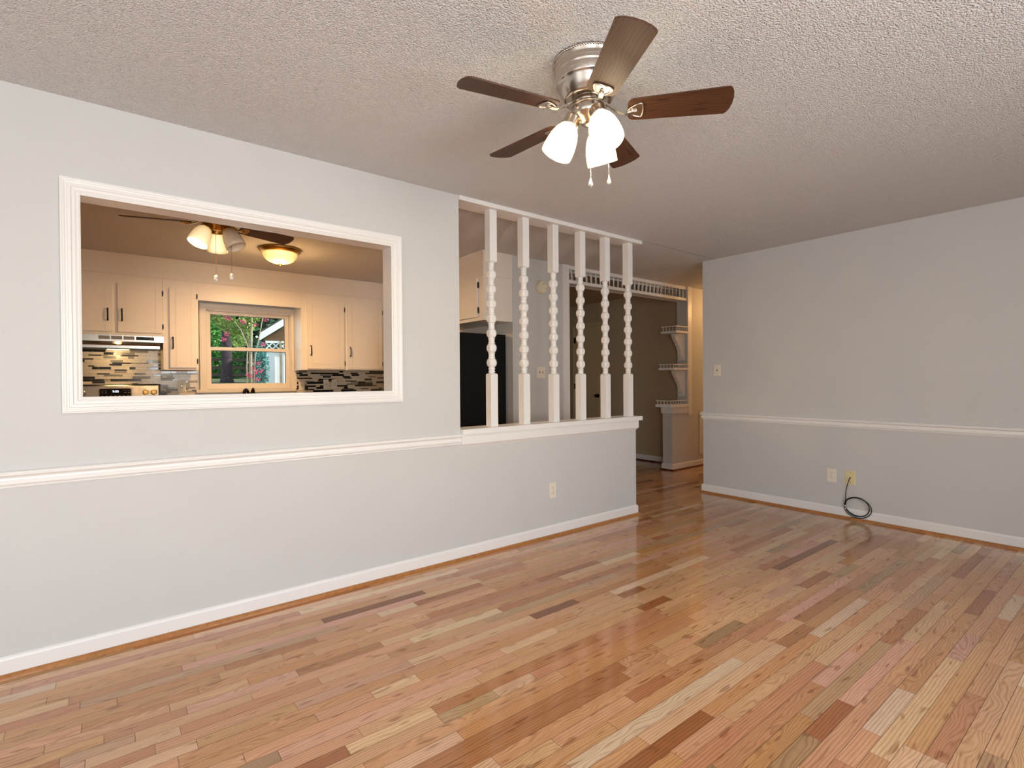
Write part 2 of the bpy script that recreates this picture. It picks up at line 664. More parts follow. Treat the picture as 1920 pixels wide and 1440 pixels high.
# kitchen window wall
WX0, WX1, WZ0, WZ1 = 0.868, 1.762, 1.13, 2.01
bm = NB()
box(bm, XB, KY, 0, WX0, 6.65, H)
box(bm, WX1, KY, 0, 3.186, 6.65, H)
box(bm, WX0, KY, 0, WX1, 6.65, WZ0)
box(bm, WX0, KY, WZ1, WX1, 6.65, H)
struct('wall_kitchen', bm, 'wall', 'kitchen wall with the small double hung window')
# walls behind the camera, with window openings
bm = NB()
xs = [XB - .12, -1.72, -0.38, 0.78, 2.12, XR + .11]
for a, b_ in ((0, 1), (2, 3), (4, 5)):
    box(bm, xs[a], YB - .12, 0, xs[b_], YB, H)
for a, b_ in ((1, 2), (3, 4)):
    box(bm, xs[a], YB - .12, 0, xs[b_], YB, 0.55)
    box(bm, xs[a], YB - .12, 2.05, xs[b_], YB, H)
struct('wall_back', bm, 'wall')
bm = NB()
box(bm, XB - .12, YB, 0, XB, -0.22, H)
box(bm, XB - .12, 1.32, 0, XB, 6.65, H)
box(bm, XB - .12, -0.22, 0, XB, 1.32, 0.55)
box(bm, XB - .12, -0.22, 2.05, XB, 1.32, H)
struct('wall_rear', bm, 'wall')
n_w = 2
for (fn, a0, a1) in ((lambda a, b, t: (a, YB - .09 + t, b), -1.72, -0.38), (lambda a, b, t: (a, YB - .09 + t, b), 0.78, 2.12),
                     (lambda a, b, t: (XB - .09 + t, a, b), -0.22, 1.32)):
    bm = NB()
    for q in (((a0, .55), (a1, .55), (a1, .60), (a0, .60)), ((a0, 2.0), (a1, 2.0), (a1, 2.05), (a0, 2.05)), ((a0, 1.28), (a1, 1.28), (a1, 1.32), (a0, 1.32)),
              ((a0, .6), (a0 + .05, .6), (a0 + .05, 2.0), (a0, 2.0)), ((a1 - .05, .6), (a1, .6), (a1, 2.0), (a1 - .05, 2.0))):
        prism(bm, q, fn, 0, 0.05)
    struct('window_%d' % n_w, bm, 'white')
    n_w += 1

# ------------------------------------------------------------------ trims
BASE = [(0, 0), (.013, 0), (.013, .074), (.010, .082), (.004, .0876), (0, .0876)]
SHOE = [(.013, 0), (.031, 0), (.030, .008), (.026, .014), (.019, .018), (.013, .019)]
RAIL = [(0, .7755), (.006, .7755), (.008, .780), (.006, .783), (.011, .786), (.015, .793), (.015, .800), (.010, .808), (.009, .815),
        (.013, .822), (.023, .828), (.024, .836), (.020, .842), (.008, .8456), (0, .8456)]


def xy(a, b, h):
    return (a, b, h)


# travel so that the room is on the left of the path
path_l = [(3.71, YL2 + .0), (3.71, YL), (XB, YL)]
path_l = list(reversed(path_l))          # +X then round the end: room on the right
neg = lambda pr: [(-d, h) for d, h in pr]
bm = NB(); sweep(bm, path_l, neg(BASE), xy); struct('baseboard_left', bm, 'white', 'white baseboard along the long grey wall')
bm = NB(); sweep(bm, path_l, neg(SHOE), xy); struct('trim_1', bm, 'shoe', 'oak stained shoe moulding below the baseboard of the long wall')
path_r = [(XR, YB), (XR, 3.08), (8.5, 3.08)]
bm = NB(); sweep(bm, path_r, BASE, xy); struct('baseboard_right', bm, 'white', 'white baseboard on the wall with the coiled cable')
bm = NB(); sweep(bm, path_r, SHOE, xy); struct('trim_2', bm, 'shoe', 'oak stained shoe moulding on the wall with the coiled cable')
bm = NB(); sweep(bm, [(XB, YL), (1.873, YL)], neg(RAIL), xy); struct('trim_3', bm, 'white', 'white chair rail on the long wall')
bm = NB(); sweep(bm, [(XR, YB), (XR, 3.08), (XR + .11, 3.08)], RAIL, xy); struct('trim_4', bm, 'white', 'white chair rail on the wall with the coiled cable')
# foyer and entry base
path_e = [(8.5, YE), (5.83, YE), (5.83, YE + .145), (6.26, YE + .145), (6.26, 5.60)]
bm = NB(); sweep(bm, path_e, BASE, xy); 
sweep(bm, [(6.26, 6.30), (6.26, KY), (3.872, KY)], BASE, xy)
struct('baseboard_foyer', bm, 'white', 'white baseboard round the low stub wall and foyer')
bm = NB(); sweep(bm, path_e, SHOE, xy); struct('trim_5', bm, 'shoed', 'dark red shoe moulding round the low stub wall and foyer')
bm = NB(); sweep(bm, [(3.872, YE), (3.186, YE)], BASE, xy); struct('baseboard_entry', bm, 'white')
# window casing round the pass-through
cw = 0.065
CAS = [(-.003, 0), (-.003, .010), (.004, .013), (.010, .011), (.016, .015), (.026, .016), (.030, .020), (.040, .020), (.043, .015), (.048, .016), (.052, .019),
       (.058, .020), (.061, .017), (.065, .017), (.065, 0)]
loop = [(OX0, OZ0), (OX0, OZ1), (OX1, OZ1), (OX1, OZ0)]      # clockwise seen from the room: outside on the left
bm = NB(); sweep(bm, loop, CAS, lambda a, b, h: (a, YL - h, b), closed=True)
struct('trim_6', bm, 'white', 'wide white moulded casing round the kitchen pass-through')
bm = NB()
for q in ((OX0 - J, OZ0 - J, OX1 + J, OZ0), (OX0 - J, OZ1, OX1 + J, OZ1 + J), (OX0 - J, OZ0, OX0, OZ1), (OX1, OZ0, OX1 + J, OZ1)):
    box(bm, q[0], YL + .001, q[1], q[2], YL2 + .004, q[3])
struct('trim_7', bm, 'white', 'white jamb lining inside the kitchen pass-through')
# header board, ledge cap and apron of the spindle screen
bm = NB(); box(bm, 1.874, YL - .012, 2.410, 3.80, 3.098, H, bev=.002)
struct('trim_8', bm, 'white', 'white header board on the ceiling above the turned spindles')
bm = NB(); box(bm, 1.874, YL - .034, .838, 3.765, 3.10, .875, bev=.004)
struct('trim_9', bm, 'white', 'white ledge cap on the half wall under the turned spindles')
APR = [(0, .752), (.012, .768), (.019, .774), (.019, .838), (0, .838)]
bm = NB(); sweep(bm, [(1.874, YL), (3.71, YL), (3.71, YL2)], neg(APR), xy)
struct('trim_10', bm, 'white', 'white apron board under the ledge of the half wall')
# ceiling paint line is the joint between the two ceiling panels; posts and rails of the foyer opening follow
bm = NB(); box(bm, 3.865, YE - .02, 0, 3.955, YE + .165, H, bev=.003)
struct('trim_11', bm, 'white', 'white post at the near side of the foyer opening')
bm = NB(); box(bm, 6.165, YE - .022, .72, 6.255, YE - .0005, H, bev=.003)
struct('trim_12', bm, 'white', 'white post at the far side of the foyer opening')
bm = NB(); box(bm, 5.83 - .0, YE + .001, .73, 6.16, YE + .144, .832)
APR2 = [(0, .735), (.010, .748), (.016, .752), (.016, .832), (0, .832)]
bm = NB(); sweep(bm, [(6.16, YE), (5.83, YE), (5.83, YE + .145), (6.16, YE + .145)], APR2, xy)
struct('trim_13', bm, 'white', 'white apron at the top of the low stub wall')

# ------------------------------------------------------------------ spindle screen
SP_LAB = ['turned white spindle nearest the grey wall end, in front of the refrigerator',
          'turned white spindle second from the grey wall end, beside the smoke detector',
          'turned white spindle third from the grey wall end, beside the double switch',
          'turned white spindle fourth from the grey wall end, in front of the closet door hinges',
          'turned white spindle fifth from the grey wall end, in front of the closet door knob',
          'turned white spindle standing at the free end of the half wall ledge']
hw = 0.0305
sp = thing('spindle', SP_LAB[0], 'spindle', (2.177, 3.008, .875), 'turned spindles of the room divider')
zt, zb = 2.041 - .875, 1.252 - .875
bm = NB()
box(bm, -hw, -hw, 0, hw, hw, zb - .008)
vs = box(bm, -hw, -hw, zb - .008, hw, hw, zb)
for v in vs[4:]:
    v.co.x *= .72
    v.co.y *= .72
obj('lower_block', bm, 'white', sp, False)
bm = NB()
vs = box(bm, -hw, -hw, zt, hw, hw, zt + .008)
for v in vs[:4]:
    v.co.x *= .72
    v.co.y *= .72
box(bm, -hw, -hw, zt + .008, hw, hw, 2.410 - .875)
obj('upper_block', bm, 'white', sp, False)
beads = [1.328, 1.4325, 1.537, 1.6415, 1.746, 1.8505, 1.955]
RG = [(.0205, .0005), (.0245, .003), (.0245, .0090), (.0205, .012)]
prof = [(.020, zb - .002), (.020, zb + .004)] + [(r, zb + .005 + h) for r, h in RG] + [(.0215, zb + .024)] + [(r, zb + .0265 + h) for r, h in RG]
for i, z in enumerate(beads):
    z -= .875
    for k in range(-8, 9):
        a = k / 8 * 1.03
        prof.append((.0362 * cos(a) ** .75, z + .0358 * sin(a)))
    if i < 6:
        zm = z + .05225
        prof += [(r, zm - .0205 + h) for r, h in RG] + [(.0218, zm - .004), (.0218, zm + .004)] + [(r, zm + .0205 - h) for r, h in reversed(RG)]
prof += [(r, zt - .0265 - h) for r, h in reversed(RG)] + [(.0215, zt - .024)] + [(r, zt - .005 - h) for r, h in reversed(RG)] + [(.020, zt - .004), (.020, zt + .002)]
bm = NB()
lathe(bm, prof, (0, 0, 0), (0, 0, 1), 48, clamp=hw * .985)
sh_ = obj('beaded_shaft', bm, 'white', sp, False)
sh_.data.set_sharp_from_angle(angle=radians(24))
for i in range(1, 6):
    c = copy_tree(sp)
    c.location = (2.177 + .3006 * i, 3.008, .875)
    c['label'] = SP_LAB[i]

# ------------------------------------------------------------------ fretwork over the foyer opening
FX0, FX1 = 3.957, 6.163
for k, (yf, lab) in enumerate(((YE - .006, 'white spindle fretwork across the top of the foyer opening, room side'),
                               (YE + .128, 'white spindle fretwork behind the first one, on the foyer side'))):
    fr = thing('spindle_fretwork', lab, 'fretwork', ((FX0 + FX1) / 2, yf, 2.40))
    bm = NB(); box(bm, FX0, yf, 2.400, FX1, yf + .022, H - .001, bev=.003); obj('upper_rail', bm, 'white', fr)
    bm = NB(); box(bm, FX0, yf, 2.250, FX1, yf + .022, 2.286, bev=.003); obj('lower_rail', bm, 'white', fr)
    pr = [(.0055, 0), (.0065, .012), (.004, .018), (.0055, .035), (.0095, .048), (.004, .055), (.011, .062), (.004, .069), (.0095, .076), (.0055, .090), (.004, .104), (.0065, .110), (.0055, .1145)]
    me0 = None
    for i in range(28):
        x = 4.007 + .0772 * i
        if me0 is None:
            bm = NB(); lathe(bm, pr, (0, 0, 0), (0, 0, 1), 8)
            o = obj('fret_spindle', bm, 'white', fr, False)
            me0 = o
        else:
            o = me0.copy(); C.objects.link(o); o.parent = fr
        o.location = (x - fr.location.x, .011, -.1145)
bm = NB(); box(bm, FX0, YE + .0165, 2.252, FX1, YE + .1275, 2.272)
struct('trim_14', bm, 'white', 'white soffit board between the two fretworks')

# ------------------------------------------------------------------ curio shelves on the wall end
for (x0, z0, z1, zr, lab) in ((5.86, 1.806, 1.834, 1.900, 'small white gallery shelf, topmost of three on the wall end'),
                              (5.802, 1.320, 1.348, 1.398, 'small white gallery shelf, middle of three on the wall end'),
                              (5.735, .834, .868, .922, 'small white gallery shelf resting on the low stub wall')):
    sh = thing('gallery_shelf', lab, 'shelf', (6.0, 4.1, z0), 'gallery shelves beside the foyer opening')
    y0, y1, x1 = 3.995, 4.235, 6.158
    bm = NB()
    if zr < 1.0:
        box(bm, x0, y0, z0, x1, y1, z1, bev=.003)
    else:
        box(bm, x0, y0, z0, x1, y1, z1, bev=.003)
    obj('shelf_board', bm, 'white', sh)
    bm = NB()
    sweep(bm, [(x1, y0 + .012), (x0 + .012, y0 + .012), (x0 + .012, y1)], [(-.007, zr - .010), (.007, zr - .010), (.007, zr), (-.007, zr)], xy)
    obj('gallery_rail', bm, 'white', sh)
    hh = zr - .010 - z1
    pr = [(.006, 0), (.003, hh * .3), (.006, hh * .5), (.003, hh * .7), (.006, hh)]
    m0 = None
    pts = [(x0 + .012 + i * (x1 - .02 - x0 - .012) / 7, y0 + .012) for i in range(8)] + [(x0 + .012, y0 + .012 + i * .05) for i in range(1, 5)]
    for (px, py) in pts:
        if m0 is None:
            bm = NB(); lathe(bm, pr, (0, 0, 0), (0, 0, 1), 8)
            o = m0 = obj('gallery_spindle', bm, 'white', sh, False)
        else:
            o = m0.copy(); C.objects.link(o); o.parent = sh
        o.location = Vector((px, py, z1)) - sh.location
for (zt_, lab) in ((1.806, 'white scrolled corbel holding up the topmost gallery shelf'), (1.320, 'white scrolled corbel holding up the middle gallery shelf')):
    cb = thing('corbel', lab, 'bracket', (6.16, 4.117, zt_ - .36), 'scrolled corbels under gallery shelves')
    X = 6.148
    def P_(d, h):
        return (X - d, zt_ - h)
    sil = [(0, .001), (.185, .001), (.190, .012), (.190, .030), (.183, .045), (.170, .058), (.155, .085), (.128, .110), (.112, .130), (.112, .142), (.104, .152), (.095, .155), (.085, .168),
           (.066, .200), (.052, .240), (.045, .290), (.036, .298), (.026, .306), (0, .316)]
    bm = NB()
    prism(bm, [P_(d, h) for d, h in sil], lambda a, b, t: (a, t, b), 4.092, 4.142)
    sc = obj('scroll', bm, 'white', cb)
    bm = NB()
    box(bm, X, 4.066, zt_ - .340, 6.159, 4.168, zt_ - .001, bev=.003)
    box(bm, X - .012, 4.078, zt_ - .352, 6.159, 4.156, zt_ - .335, bev=.003)
    obj('back_plate', bm, 'white', cb)
    bm = NB()
    box(bm, X - .178, 4.082, zt_ - .040, X - .001, 4.152, zt_ - .0015, bev=.004)
    obj('cap_block', bm, 'white', cb)

# ------------------------------------------------------------------ ceiling fans


def make_fan(name, label, loc, blade_phase, lamp_az, glow, lamp_power, lamp_col, style):
    """hugger fan: loc is on the ceiling"""
    f = thing(name, label, 'ceiling fan', loc, 'five blade ceiling fans')
    metal = 'nickel' if style == 0 else 'brass'
    bm = NB()
    lathe(bm, [(.02, -.0005), (.136, -.0005), (.138, -.006), (.134, -.010), (.1345, -.022), (.131, -.026), (.1335, -.030), (.134, -.036), (.130, -.042), (.131, -.046), (.1285, -.050),
               (.1265, -.056), (.1255, -.082), (.122, -.088), (.1185, -.092), (.116, -.100), (.110, -.116), (.102, -.130), (.096, -.140), (.093, -.146), (.086, -.148), (.060, -.148)],
          (0, 0, 0), (0, 0, 1), 64)
    mo = obj('motor_housing', bm, metal, f, False)
    bm = NB()
    for i in range(90):
        a = 2 * pi * i / 90
        lathe(bm, [(.0022, -.011), (.0034, -.006), (.0022, -.001)], (.1365 * cos(a), .1365 * sin(a), 0), (0, 0, 1), 5)
    obj('knurled_ring', bm, metal, mo, False)
    if style == 0:
        az0 = math.atan2(-loc[1], -loc[0]) - radians(18)
        def wrap(v):
            a = az0 + v.x / .127
            r = .1262 + v.z
            return (r * cos(a), r * sin(a), -.069 + v.y)
        tb = text_bm('Hampton Bay', .017, .0006, wrap)
        obj('embossed_lettering', tb, 'chrome', mo, False)
    bm = NB()
    lathe(bm, [(.057, -.147), (.057, -.163), (.050, -.164), (.050, -.168)], (0, 0, 0), (0, 0, 1), 40)
    obj('rotor_hub', bm, metal, f, False)
    bm = NB()
    lathe(bm, [(.066, -.1685), (.068, -.171), (.065, -.174)], (0, 0, 0), (0, 0, 1), 40)
    lathe(bm, [(.058, -.166), (.0635, -.172), (.0635, -.205), (.060, -.208), (.055, -.215), (.044, -.226), (.030, -.234), (.026, -.238), (.012, -.240)], (0, 0, 0), (0, 0, 1), 40)
    lk = obj('light_kit', bm, metal, f, False)
    # blades
    z0 = -.196
    pitch = radians(13)
    for k in range(5):
        a = radians(blade_phase) + k * 2 * pi / 5
        er, et = Vector((cos(a), sin(a), 0)), Vector((-sin(a), cos(a), 0))
        tp = et * cos(pitch) - Vector((0, 0, 1)) * sin(pitch)     # across the blade
        nn = er.cross(tp).normalized()
        pts = []
        for r, w in ((.150, .030), (.156, .046), (.168, .054), (.20, .0565), (.30, .060), (.42, .0645), (.512, .068)):
            pts.append((r, w))
        poly = [(r, w) for r, w in pts] + [(.521, .060), (.529, .042), (.534, .015), (.534, -.015), (.529, -.042), (.521, -.060)] + [(r, -w) for r, w in reversed(pts)]
        bm = NB()
        uvq = bm.loops.layers.uv.new('UVMap')
        base = Vector((0, 0, z0))
        def pf(u, v, t, er=er, tp=tp, nn=nn, base=base):
            return base + er * u + tp * v + nn * t
        prism(bm, poly, pf, -.003, .003)
        for fc in bm.faces:
            for lp in fc.loops:
                q = lp.vert.co - base
                lp[uvq].uv = (q.dot(er) + k * 7.3, q.dot(tp) + k * 3.1)
        bl = obj('blade', bm, 'walnut', f, False)
        # blade iron: curved arm and open shield under the blade
        bm = NB()
        arm = []
        for i in range(9):
            t = i / 8
            r = .052 + t * .118
            z = -.157 - .050 * (3 * t * t - 2 * t ** 3) - .012 * sin(t * pi)
            arm.append(er * r + Vector((0, 0, z)) + et * .006 * sin(t * pi))
        for p, q in zip(arm, arm[1:]):
            d = (q - p)
            s1 = et * .0085
            n1 = d.normalized().cross(et) * .003
            A = [bm.verts.new(p + s) for s in (s1 + n1, -s1 + n1, -s1 - n1, s1 - n1)]
            B = [bm.verts.new(q + s) for s in (s1 + n1, -s1 + n1, -s1 - n1, s1 - n1)]
            for i in range(4):
                bm.faces.new((A[i], A[(i + 1) % 4], B[(i + 1) % 4], B[i]))
        shield = [(.146, 0), (.158, .016), (.178, .030), (.198, .0365), (.2035, .033), (.207, .018), (.2085, 0), (.207, -.018), (.2035, -.033), (.198, -.0365), (.178, -.030), (.158, -.016)]
        prism(bm, shield, pf, -.0065, -.0031)
        ring = [pf(u, v, -.0068) for u, v in shield]
        tube(bm, ring, .0032, 6, 0, True)
        tube(bm, [pf(.150, 0, -.0075), pf(.165, 0, -.009), pf(.180, 0, -.0085), pf(.187, 0, -.0065)], [.008, .008, .007, .004], 8)
        obj('blade_iron', bm, metal, bl, False)
    # lamps
    for k, az in enumerate(lamp_az):
        a = radians(az)
        er = Vector((cos(a), sin(a), 0))
        p0 = er * .052 + Vector((0, 0, -.196))
        p1 = er * .128 + Vector((0, 0, -.352))
        d = (p1 - p0).normalized()
        bm = NB()
        tube(bm, [er * .045 + Vector((0, 0, -.190)), p0, p0 + d * .012], [.016, .018, .020], 14)
        lathe(bm, [(.020, .006), (.030, .010), (.0315, .016), (.0315, .040), (.034, .044), (.034, .050), (.028, .051)], p0, d, 28)
        so = obj('lamp_socket', bm, metal, lk, False)
        L_ = [(.029, .048), (.038, .058), (.047, .074), (.0545, .096), (.0595, .122), (.062, .148), (.0615, .172)]
        prof_ = L_ + [(r - .003, h) for r, h in reversed(L_)]
        bm = NB()
        lathe(bm, prof_, p0, d, 36, cap=False)
        g_ = 'frost' if (style == 1 and k == 2) else glow
        obj('glass_shade', bm, g_, f, False)
        bm = NB()
        lathe(bm, [(.010, .052), (.012, .070), (.022, .092), (.027, .112), (.025, .130), (.014, .143), (.003, .147)], p0, d, 18)
        obj('bulb', bm, 'bulb' if g_ == glow else 'frost', f, False)
        if g_ == glow:
            point('fan_lamp', Vector(loc) + p0 + d * .160, lamp_power, lamp_col, .02)
    # pull chains
    for (r, az, top, bot) in (((.030, lamp_az[0] - 20, -.232, -.462), (.080, lamp_az[0] + 68, -.190, -.440)) if style == 0 else ((.030, 245, -.232, -.538), (.085, 335, -.190, -.518))):
        a = radians(az)
        x, y_ = r * cos(a), r * sin(a)
        bm = NB()
        n = int((top - bot) / .0048)
        for i in range(n):
            z = top - i * .0048
            lathe(bm, [(.0004, -.0021), (.0019, -.001), (.0019, .001), (.0004, .0021)], (x, y_, z), (0, 0, 1), 6)
        ch = obj('pull_chain', bm, 'chrome' if style == 0 else 'brass', f, False)
        bm = NB()
        if style == 0:
            lathe(bm, [(.0025, .004), (.003, 0), (.0075, -.014), (.0098, -.021), (.0095, -.026), (.006, -.031), (.001, -.033)], (x, y_, bot), (0, 0, 1), 8)
            obj('crystal_pendant', bm, 'crystal', ch, False)
        else:
            lathe(bm, [(.003, .002), (.011, -.004), (.0135, -.016), (.013, -.030), (.010, -.040), (.004, -.044)], (x, y_, bot), (0, 0, 1), 14)
            pe = obj('ceramic_pendant', bm, 'ceramic', ch, False)
            bm = NB()
            for i in range(5):
                b_ = i * 1.25
                lathe(bm, [(.001, 0), (.0032, .0006), (.001, .0012)], (x + .0128 * cos(b_), y_ + .0128 * sin(b_), bot - .016 - .004 * (i % 3)), (cos(b_), sin(b_), 0), 6)
            obj('painted_flower', bm, 'blueglaze', pe, False)
    return f


make_fan('ceiling_fan', 'five blade walnut and nickel ceiling fan with three lit shades, in the living room', (1.501, 1.416, H), 239.3, (257, 137, 17), 'glow', 5.0, (1.0, .80, .55), 0)
make_fan('ceiling_fan', 'ceiling fan with flowered pulls seen through the kitchen pass-through', (.592, 3.886, H), 18, (81, 201, 321), 'kglow', 5.0, (1.0, .62, .28), 1)

# flush ceiling light in the kitchen
fl_ = thing('ceiling_light', 'lit brass and alabaster bowl light flush on the kitchen ceiling', 'ceiling light', (1.30, 5.15, H))
bm = NB(); lathe(bm, [(.05, -.0005), (.185, -.0005), (.188, -.010), (.180, -.022), (.165, -.036), (.150, -.040), (.10, -.040)], (1.30, 5.15, H), (0, 0, 1), 48)
obj('brass_pan', bm, 'brass', fl_)
bm = NB(); lathe(bm, [(.152, -.0405), (.150, -.055), (.138, -.085), (.112, -.110), (.072, -.128), (.03, -.136), (.004, -.137)], (1.30, 5.15, H), (0, 0, 1), 48)
obj('alabaster_bowl', bm, 'bowl', fl_)
bm = NB(); lathe(bm, [(.012, -.1375), (.013, -.142), (.006, -.150), (.001, -.154)], (1.30, 5.15, H), (0, 0, 1), 16)
obj('finial', bm, 'brass', fl_)
point('kitchen_lamp', (1.30, 5.15, H - .24), 7, (1.0, .58, .22), .08)
area('kitchen_lamp_down', (1.30, 5.15, H - .165), (0, 0, -1), .22, .22, 32, (1.0, .60, .26))

# hall light round the corner
hl = thing('hall_light', 'small flush light on the hall ceiling round the corner', 'ceiling light', (7.3, 3.55, H))
bm = NB(); lathe(bm, [(.02, 0), (.12, 0), (.12, -.02), (.10, -.03)], (7.3, 3.55, H - .0005), (0, 0, 1), 32); obj('light_base', bm, 'brass', hl)
bm = NB(); lathe(bm, [(.105, -.0305), (.10, -.06), (.06, -.09), (.005, -.10)], (7.3, 3.55, H), (0, 0, 1), 32); obj('glass_bowl', bm, 'bowl', hl)
point('hall_lamp', (7.3, 3.55, H - .18), 26, (1.0, .54, .21), .08)

# ------------------------------------------------------------------ electrical plates


def plate(name, label, cat, o, ax, w, h, m, kind, group=None):
    """o = centre on the wall; ax = (unit vector to the viewer's right, unit vector out of the wall)"""
    r, n = Vector(ax[0]), Vector(ax[1])
    t = thing(name, label, cat, o, group)
    z = Vector((0, 0, 1))
    o = Vector((0, 0, 0))

    def bx(bm, a0, b0, a1, b1, d0, d1, bev=0.0):
        vs = box(bm, a0, b0, d0, a1, b1, d1, 0, 0)
        if bev:
            for v in vs[4:]:
                v.co.x += bev if v.co.x == a0 else -bev
                v.co.y += bev if v.co.y == b0 else -bev
        for v in vs:
            c = v.co.copy()
            v.co = o + r * c.x + z * c.y + n * c.z
    bm = NB()
    bx(bm, -w / 2, -h / 2, w / 2, h / 2, .0005, .006, .004)
    pl = obj('cover_plate', bm, m, t, False)
    if kind == 'outlet':
        for s in (-1, 1):
            bm = NB()
            poly = [(.0165 * cos(a), s * .0195 + max(-.0125, min(.0125, .0165 * sin(a)))) for a in [2 * pi * i / 24 for i in range(24)]]
            prism(bm, poly, lambda a, b, q: r * a + z * b + n * q, .006, .0085)
            rc = obj('receptacle', bm, m, t, False)
            bm = NB()
            bx(bm, -.0085, s * .0195 - .001, -.0062, s * .0195 + .0075, .0085, .0090)
            bx(bm, .0062, s * .0195 - .001, .0085, s * .0195 + .0065, .0085, .0090)
            lathe(bm, [(.0026, .0085), (.0026, .0090)], z * (s * .0195 - .0065), n, 8)
            # n is horizontal: lathe runs along n
            obj('slot', bm, 'slot', rc, False)
        bm = NB(); lathe(bm, [(.003, .006), (.0025, .0075)], (0, 0, 0), n, 10); obj('screw', bm, 'chrome', t, False)
    elif kind in ('switch', 'double_switch'):
        for dx in ((0,) if kind == 'switch' else (-.023, .023)):
            bm = NB(); bx(bm, dx - .0055, -.012, dx + .0055, .012, .006, .0065); obj('toggle_slot', bm, 'slot', t, False)
            bm = NB(); bx(bm, dx - .0045, .000, dx + .0045, .010, .006, .016, .001); obj('toggle', bm, m, t, False)
            for s in (-.03, .03):
                bm = NB(); lathe(bm, [(.003, .006), (.0025, .0072)], r * dx + z * s, n, 10); obj('screw', bm, 'chrome', t, False)
    elif kind == 'cable':
        for s in (-.042, .042):
            bm = NB(); lathe(bm, [(.0035, .006), (.003, .0075)], z * s, n, 10); obj('screw', bm, 'bronze', t, False)
        bm = NB(); lathe(bm, [(.0065, .006), (.0065, .009), (.0048, .0092), (.0048, .018)], (0, 0, 0), n, 12); obj('coax_jack', bm, 'chrome', t, False)
    return t


AXL = ((1, 0, 0), (0, -1, 0))
AXR = ((0, -1, 0), (-1, 0, 0))
plate('wall_outlet', 'ivory duplex outlet low on the long wall under the spindles', 'outlet', (2.704, YL, .355), AXL, .070, .115, 'ivory', 'outlet', 'duplex outlets')
plate('wall_outlet', 'ivory duplex outlet low on the wall beside the yellowed cable plate', 'outlet', (XR, 1.840, .355), AXR, .070, .115, 'ivory', 'outlet', 'duplex outlets')
plate('cable_plate', 'yellowed ivory cable jack plate with the black cable', 'wall plate', (XR, 1.695, .352), AXR, .070, .115, 'ivory2', 'cable')
plate('light_switch', 'ivory single switch at the corner of the wall with the chair rail', 'switch', (XR, 2.914, 1.293), AXR, .070, .115, 'ivory', 'switch', 'light switches')
plate('light_switch', 'ivory double switch on the wall under the smoke detector', 'switch', (3.556, YE, 1.285), AXL, .115, .115, 'ivory', 'double_switch', 'light switches')

# smoke detector
sd = thing('smoke_detector', 'round beige smoke detector high on the wall behind the spindles', 'smoke detector', (3.556, YE, 2.157))
bm = NB(); lathe(bm, [(.066, .0005), (.068, .004), (.066, .020), (.062, .024)], (3.556, YE, 2.157), (0, -1, 0), 40); obj('mounting_base', bm, 'beige', sd)
bm = NB(); lathe(bm, [(.062, .0245), (.062, .034), (.058, .040), (.050, .042)], (3.556, YE, 2.157), (0, -1, 0), 40); obj('cover', bm, 'beige', sd)
bm = NB()
for dx, dz, rr in ((.012, .035, .006), (.040, -.012, .0045)):
    lathe(bm, [(rr, .0421), (rr, .0432)], (3.556 + dx, YE, 2.157 + dz), (0, -1, 0), 10)
obj('test_button', bm, 'slot', sd)

# coiled cable
cc = thing('coaxial_cable', 'black coiled cable hanging from the yellowed plate, resting on the shoe moulding', 'cable', (XR - .02, 1.64, .02))
pts = []
X0 = XR - .010
for t in range(0, 9):
    s = t / 8
    pts.append((XR - .019 - .022 * sin(s * pi), 1.695 + .030 * (1 - (1 - s) ** 2), .352 - .018 - .0 - .205 * s + .018 * (1 - s)))
cy_, cz_ = 1.633, .113
n_t = 2.75
for i in range(1, 100):
    s = i / 99
    a = radians(165) - s * n_t * 2 * pi * -1
    ry = .098 - .010 * sin(s * 9) - .004 * s
    rz = .082 - .006 * cos(s * 7)
    pts.append((XR - .024 - .014 * ((i % 36) / 36) - .004 * sin(a) + .0, cy_ + ry * -cos(a) * -1 * -1 + .006 * sin(3 * s), cz_ + rz * sin(a) + .004 * cos(5 * s)))
bm = NB(); tube(bm, pts, .0036, 8); obj('cable_jacket', bm, 'rubber', cc)
e = Vector(pts[-1])
bm = NB()
cyl(bm, (XR - .030, 1.731, .120), (XR - .030, 1.729, .100), .0055, 12)
cyl(bm, (XR - .032, 1.728, .095), (XR - .032, 1.723, .078), .0055, 12)
obj('connector', bm, 'chrome', cc)

# ------------------------------------------------------------------ foyer closet door
DX = 6.26
bm = NB()
CAS2 = [(0, 0), (0, .010), (.006, .014), (.045, .016), (.055, .012), (.058, .010), (.058, 0)]
sweep(bm, [(5.655, 0), (5.655, 2.07), (6.248, 2.07), (6.248, 0)][::-1], [(-d, h) for d, h in CAS2][::-1], lambda a, b, h: (DX - h, a, b))
struct('trim_15', bm, 'door', 'cream casing round the foyer closet door')
bm = NB(); box(bm, DX - .012, 5.660, .012, DX - .0005, 6.243, 2.064)
dr = obj('door_1', bm, 'door'); dr['kind'] = 'structure'; dr['label'] = 'flush cream closet door in the foyer'
bm = NB(); cyl(bm, (DX - .012, 5.722, .94), (DX - .018, 5.722, .94), .032, 20); lathe(bm, [(.012, .018), (.012, .034), (.024, .042), (.029, .054), (.026, .066), (.012, .072)], (DX, 5.722, .94), (-1, 0, 0), 20)
obj('door_knob', bm, 'bronze', dr)
for z in (1.86, 1.09, .28):
    bm = NB(); cyl(bm, (DX - .018, 6.246, z - .045), (DX - .018, 6.246, z + .045), .007, 10); box(bm, DX - .0135, 6.215, z - .045, DX - .0122, 6.243, z + .045)
    obj('door_hinge', bm, 'iron', dr)

